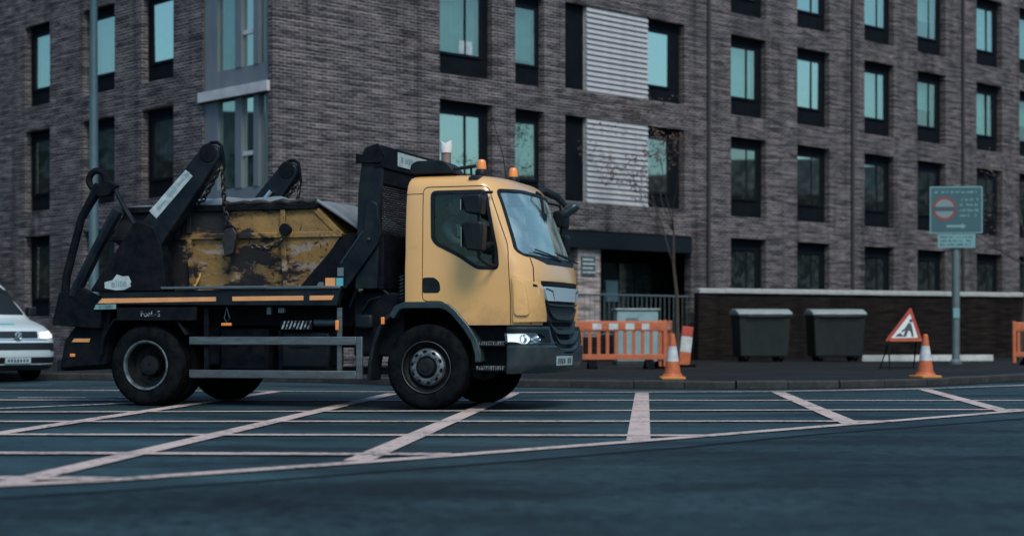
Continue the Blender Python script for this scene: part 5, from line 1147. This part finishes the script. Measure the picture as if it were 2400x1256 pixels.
# wheelie bins
def bin_(label, loc, rz):
    b = thing('wheelie_bin', label, 'bin', loc, rz, 'grey four wheeled bins by the wall')
    v = [(-.66, -.47, .14), (.66, -.47, .14), (.66, .47, .14), (-.66, .47, .14), (-.70, -.52, 1.24), (.70, -.52, 1.24), (.70, .52, 1.24), (-.70, .52, 1.24)]
    MB().add(v, [(0, 3, 2, 1), (4, 5, 6, 7), (0, 1, 5, 4), (1, 2, 6, 5), (2, 3, 7, 6), (3, 0, 4, 7)]).build('body', 'bin_grey', b, .03)
    MB().box(-.73, .73, -.56, .56, 1.20, 1.26).build('collar', 'bin_grey', b, .015)
    MB().prism(rounded([(-.58, 1.262), (.56, 1.262), (.56, 1.36), (.2, 1.43), (-.2, 1.42), (-.58, 1.32)], .04), 'x', -.74, .74).build('lid', 'bin_lid', b, .02)
    MB().tube([(-.5, -.575, 1.22), (-.5, -.60, 1.22), (.5, -.60, 1.22), (.5, -.575, 1.22)], .015, 6).build('handle', 'bin_grey', b)
    MB().box(-.48, -.2, -.535, -.525, 1.02, 1.12).build('label_plate', 'bin_lid', b, 0, 0).rotation_euler = (radians(-5.2), 0, 0)
    for sx in (-.48, .48):
        for sy in (-.3, .3): 
            w = MB().lathe([(.08, -.025), (.08, .025)], 16, Matrix.Translation((sx, sy, .08)) @ Matrix.Rotation(pi/2, 4, 'X')).build('castor', 'tyre', b, .006); MB().box(sx-.03, sx+.03, sy-.035, sy+.035, .1, .17).build('fork', 'post_grey', w)
    return b
bin_('dark grey wheelie bin beside the bare tree, nearer the barrier', (6.75, 45.2, .12), radians(5)); bin_('dark grey wheelie bin nearer the triangular sign', (8.85, 45.6, .12), radians(3))
# utility cabinet behind the barrier
uc = thing('utility_cabinet', 'pale teal grey utility cabinet standing behind the orange barrier', 'cabinet', (3.05, 41.0, .12), radians(10))
MB().box(-.52, .52, -.2, .2, .08, 1.33).build('housing', 'cabinet_grey', uc, .02); MB().box(-.56, .56, -.24, .24, 1.332, 1.38).build('roof', 'bin_lid', uc, .015); MB().box(-.54, .54, -.22, .22, 0, .079).build('plinth', 'kerb_stone', uc, .01)
for x0 in (-.49, .01): MB().box(x0, x0+.48, -.212, -.2005, .14, 1.28).build('door', 'cabinet_grey', uc, .006)
MB().box(-.3, .0, -.218, -.2125, 1.08, 1.15).build('vent', 'post_grey', uc, 0, 0); MB().box(.08, .12, -.222, -.2125, .7, .8).build('handle', 'frame_dark', uc, .004)
# lamp column by the left face
lpc = thing('lamp_post', 'tall pale teal lamp post in front of the left windows', 'lamp post', (-9.05, 36.0, .12))
MB().tube([(0, 0, 0), (0, 0, 1.3)], .15, 20).build('base', 'post_teal', lpc); MB().tube([(0, 0, 1.3), (0, 0, 1.38), (0, 0, 9.0)], [.15, .11, .075], 20).build('column', 'post_teal', lpc)
MB().tube([(0, 0, 9.0), (0, -.1, 9.4), (0, -.6, 9.65), (0, -1.3, 9.7)], .045, 12).build('arm', 'post_teal', lpc); MB().prism(rounded([(-1.95, 9.66), (-1.25, 9.64), (-1.25, 9.76), (-1.6, 9.8)], .03), 'x', -.16, .16).build('lantern', 'post_grey', lpc, .02)

# ------------------------------------------------------------------ bare street trees
def tree(label, loc, h, seed, lean, nleaf):
    rnd = random.Random(seed); t = thing('street_tree', label, 'tree', loc)
    tr = MB(); tips = []
    def branch(p, d, L, r, depth):
        n = 4; pts = [p]; rad = [r]
        for k in range(1, n+1):
            d = (d+Vector((rnd.uniform(-1, 1), rnd.uniform(-1, 1), rnd.uniform(-.5, .8)))*.16).normalized(); pts.append(pts[-1]+d*L/n); rad.append(r*(1-.62*k/n))
        tr.tube(pts, rad, 6 if depth < 2 else 4)
        if depth >= 2: tips.extend(pts[1:])
        if depth < 4:
            for k in range(5 if depth == 0 else 3 if depth < 3 else 2):
                i = rnd.choice((2, 3, 4) if depth else (3, 4, 4)); dd = (d*.55+Vector((rnd.uniform(-1, 1), rnd.uniform(-.8, .8), rnd.uniform(-.15, .8)))+Vector(lean)*.3).normalized(); branch(pts[i], dd, L*rnd.uniform(.45, .72), rad[i]*.7, depth+1)
    branch(Vector((0, 0, -.05)), Vector((.02, 0, 1)), h*.5, .075, 0)
    tr.build('trunk', 'bark', t, 0, 60)
    lv = MB()
    for k in range(nleaf):
        p = rnd.choice(tips)+Vector((rnd.gauss(0, .08), rnd.gauss(0, .08), rnd.gauss(-.03, .08))); u = Vector((rnd.gauss(0, 1), rnd.gauss(0, 1), rnd.gauss(0, 1))).normalized(); w = u.orthogonal().normalized(); s = rnd.uniform(.03, .06)
        lv.add([p-u*s, p+w*s*.5, p+u*s, p-w*s*.5], [(0, 1, 2, 3)])
    lv.build('crown', 'leaf', t, 0, 0, fix=False)
tree('sparse brown leaved street tree in front of the white louvres', (4.35, 43.8, .12), 7.0, 11, (-1.1, 0, 0), 900)
tree('nearly bare dark street tree beside the zone sign at the far right', (14.2, 46.5, .12), 7.4, 5, (0, 0, 0), 500)

# ------------------------------------------------------------------ house rows added out of frame to give the lower windows dark reflections
def added_house_row(label, loc, rz, L, H):
    b = thing('added_terrace', label, 'building', loc, rz)
    hs = [(1.2+k*3.2, 2.4+k*3.2, z, z+1.6) for k in range(int(L/3.2)) for z in (.9, 3.9, 6.6) if z+1.6 < H-.5]
    wall_mesh(0, L, 0, H, hs, .15).build('wall', 'brick_dark', b, 0, 0, fix=False)
    for a, c, d, e in hs: MB().box(a, c, .12, .14, d, e).build('window', 'frame_dark', b, 0, 0)
    MB().box(0, L, .3, 9, 0, H-.01).build('core', 'brick_dark', b, 0, 0)
    MB().prism([(-.3, H+.001), (9.3, H+.001), (4.5, H+2.4)], 'x', -.2, L+.2).build('roof', 'panel_dark', b, 0, 0)
added_house_row('added brick terrace for dark window reflections, beyond the right edge of the picture', (42, 92, 0), radians(-80), 60, 8.3)
added_house_row('added brick terrace for dark window reflections, beyond the left edge of the picture', (-40, 28, 0), radians(78), 60, 8.3)
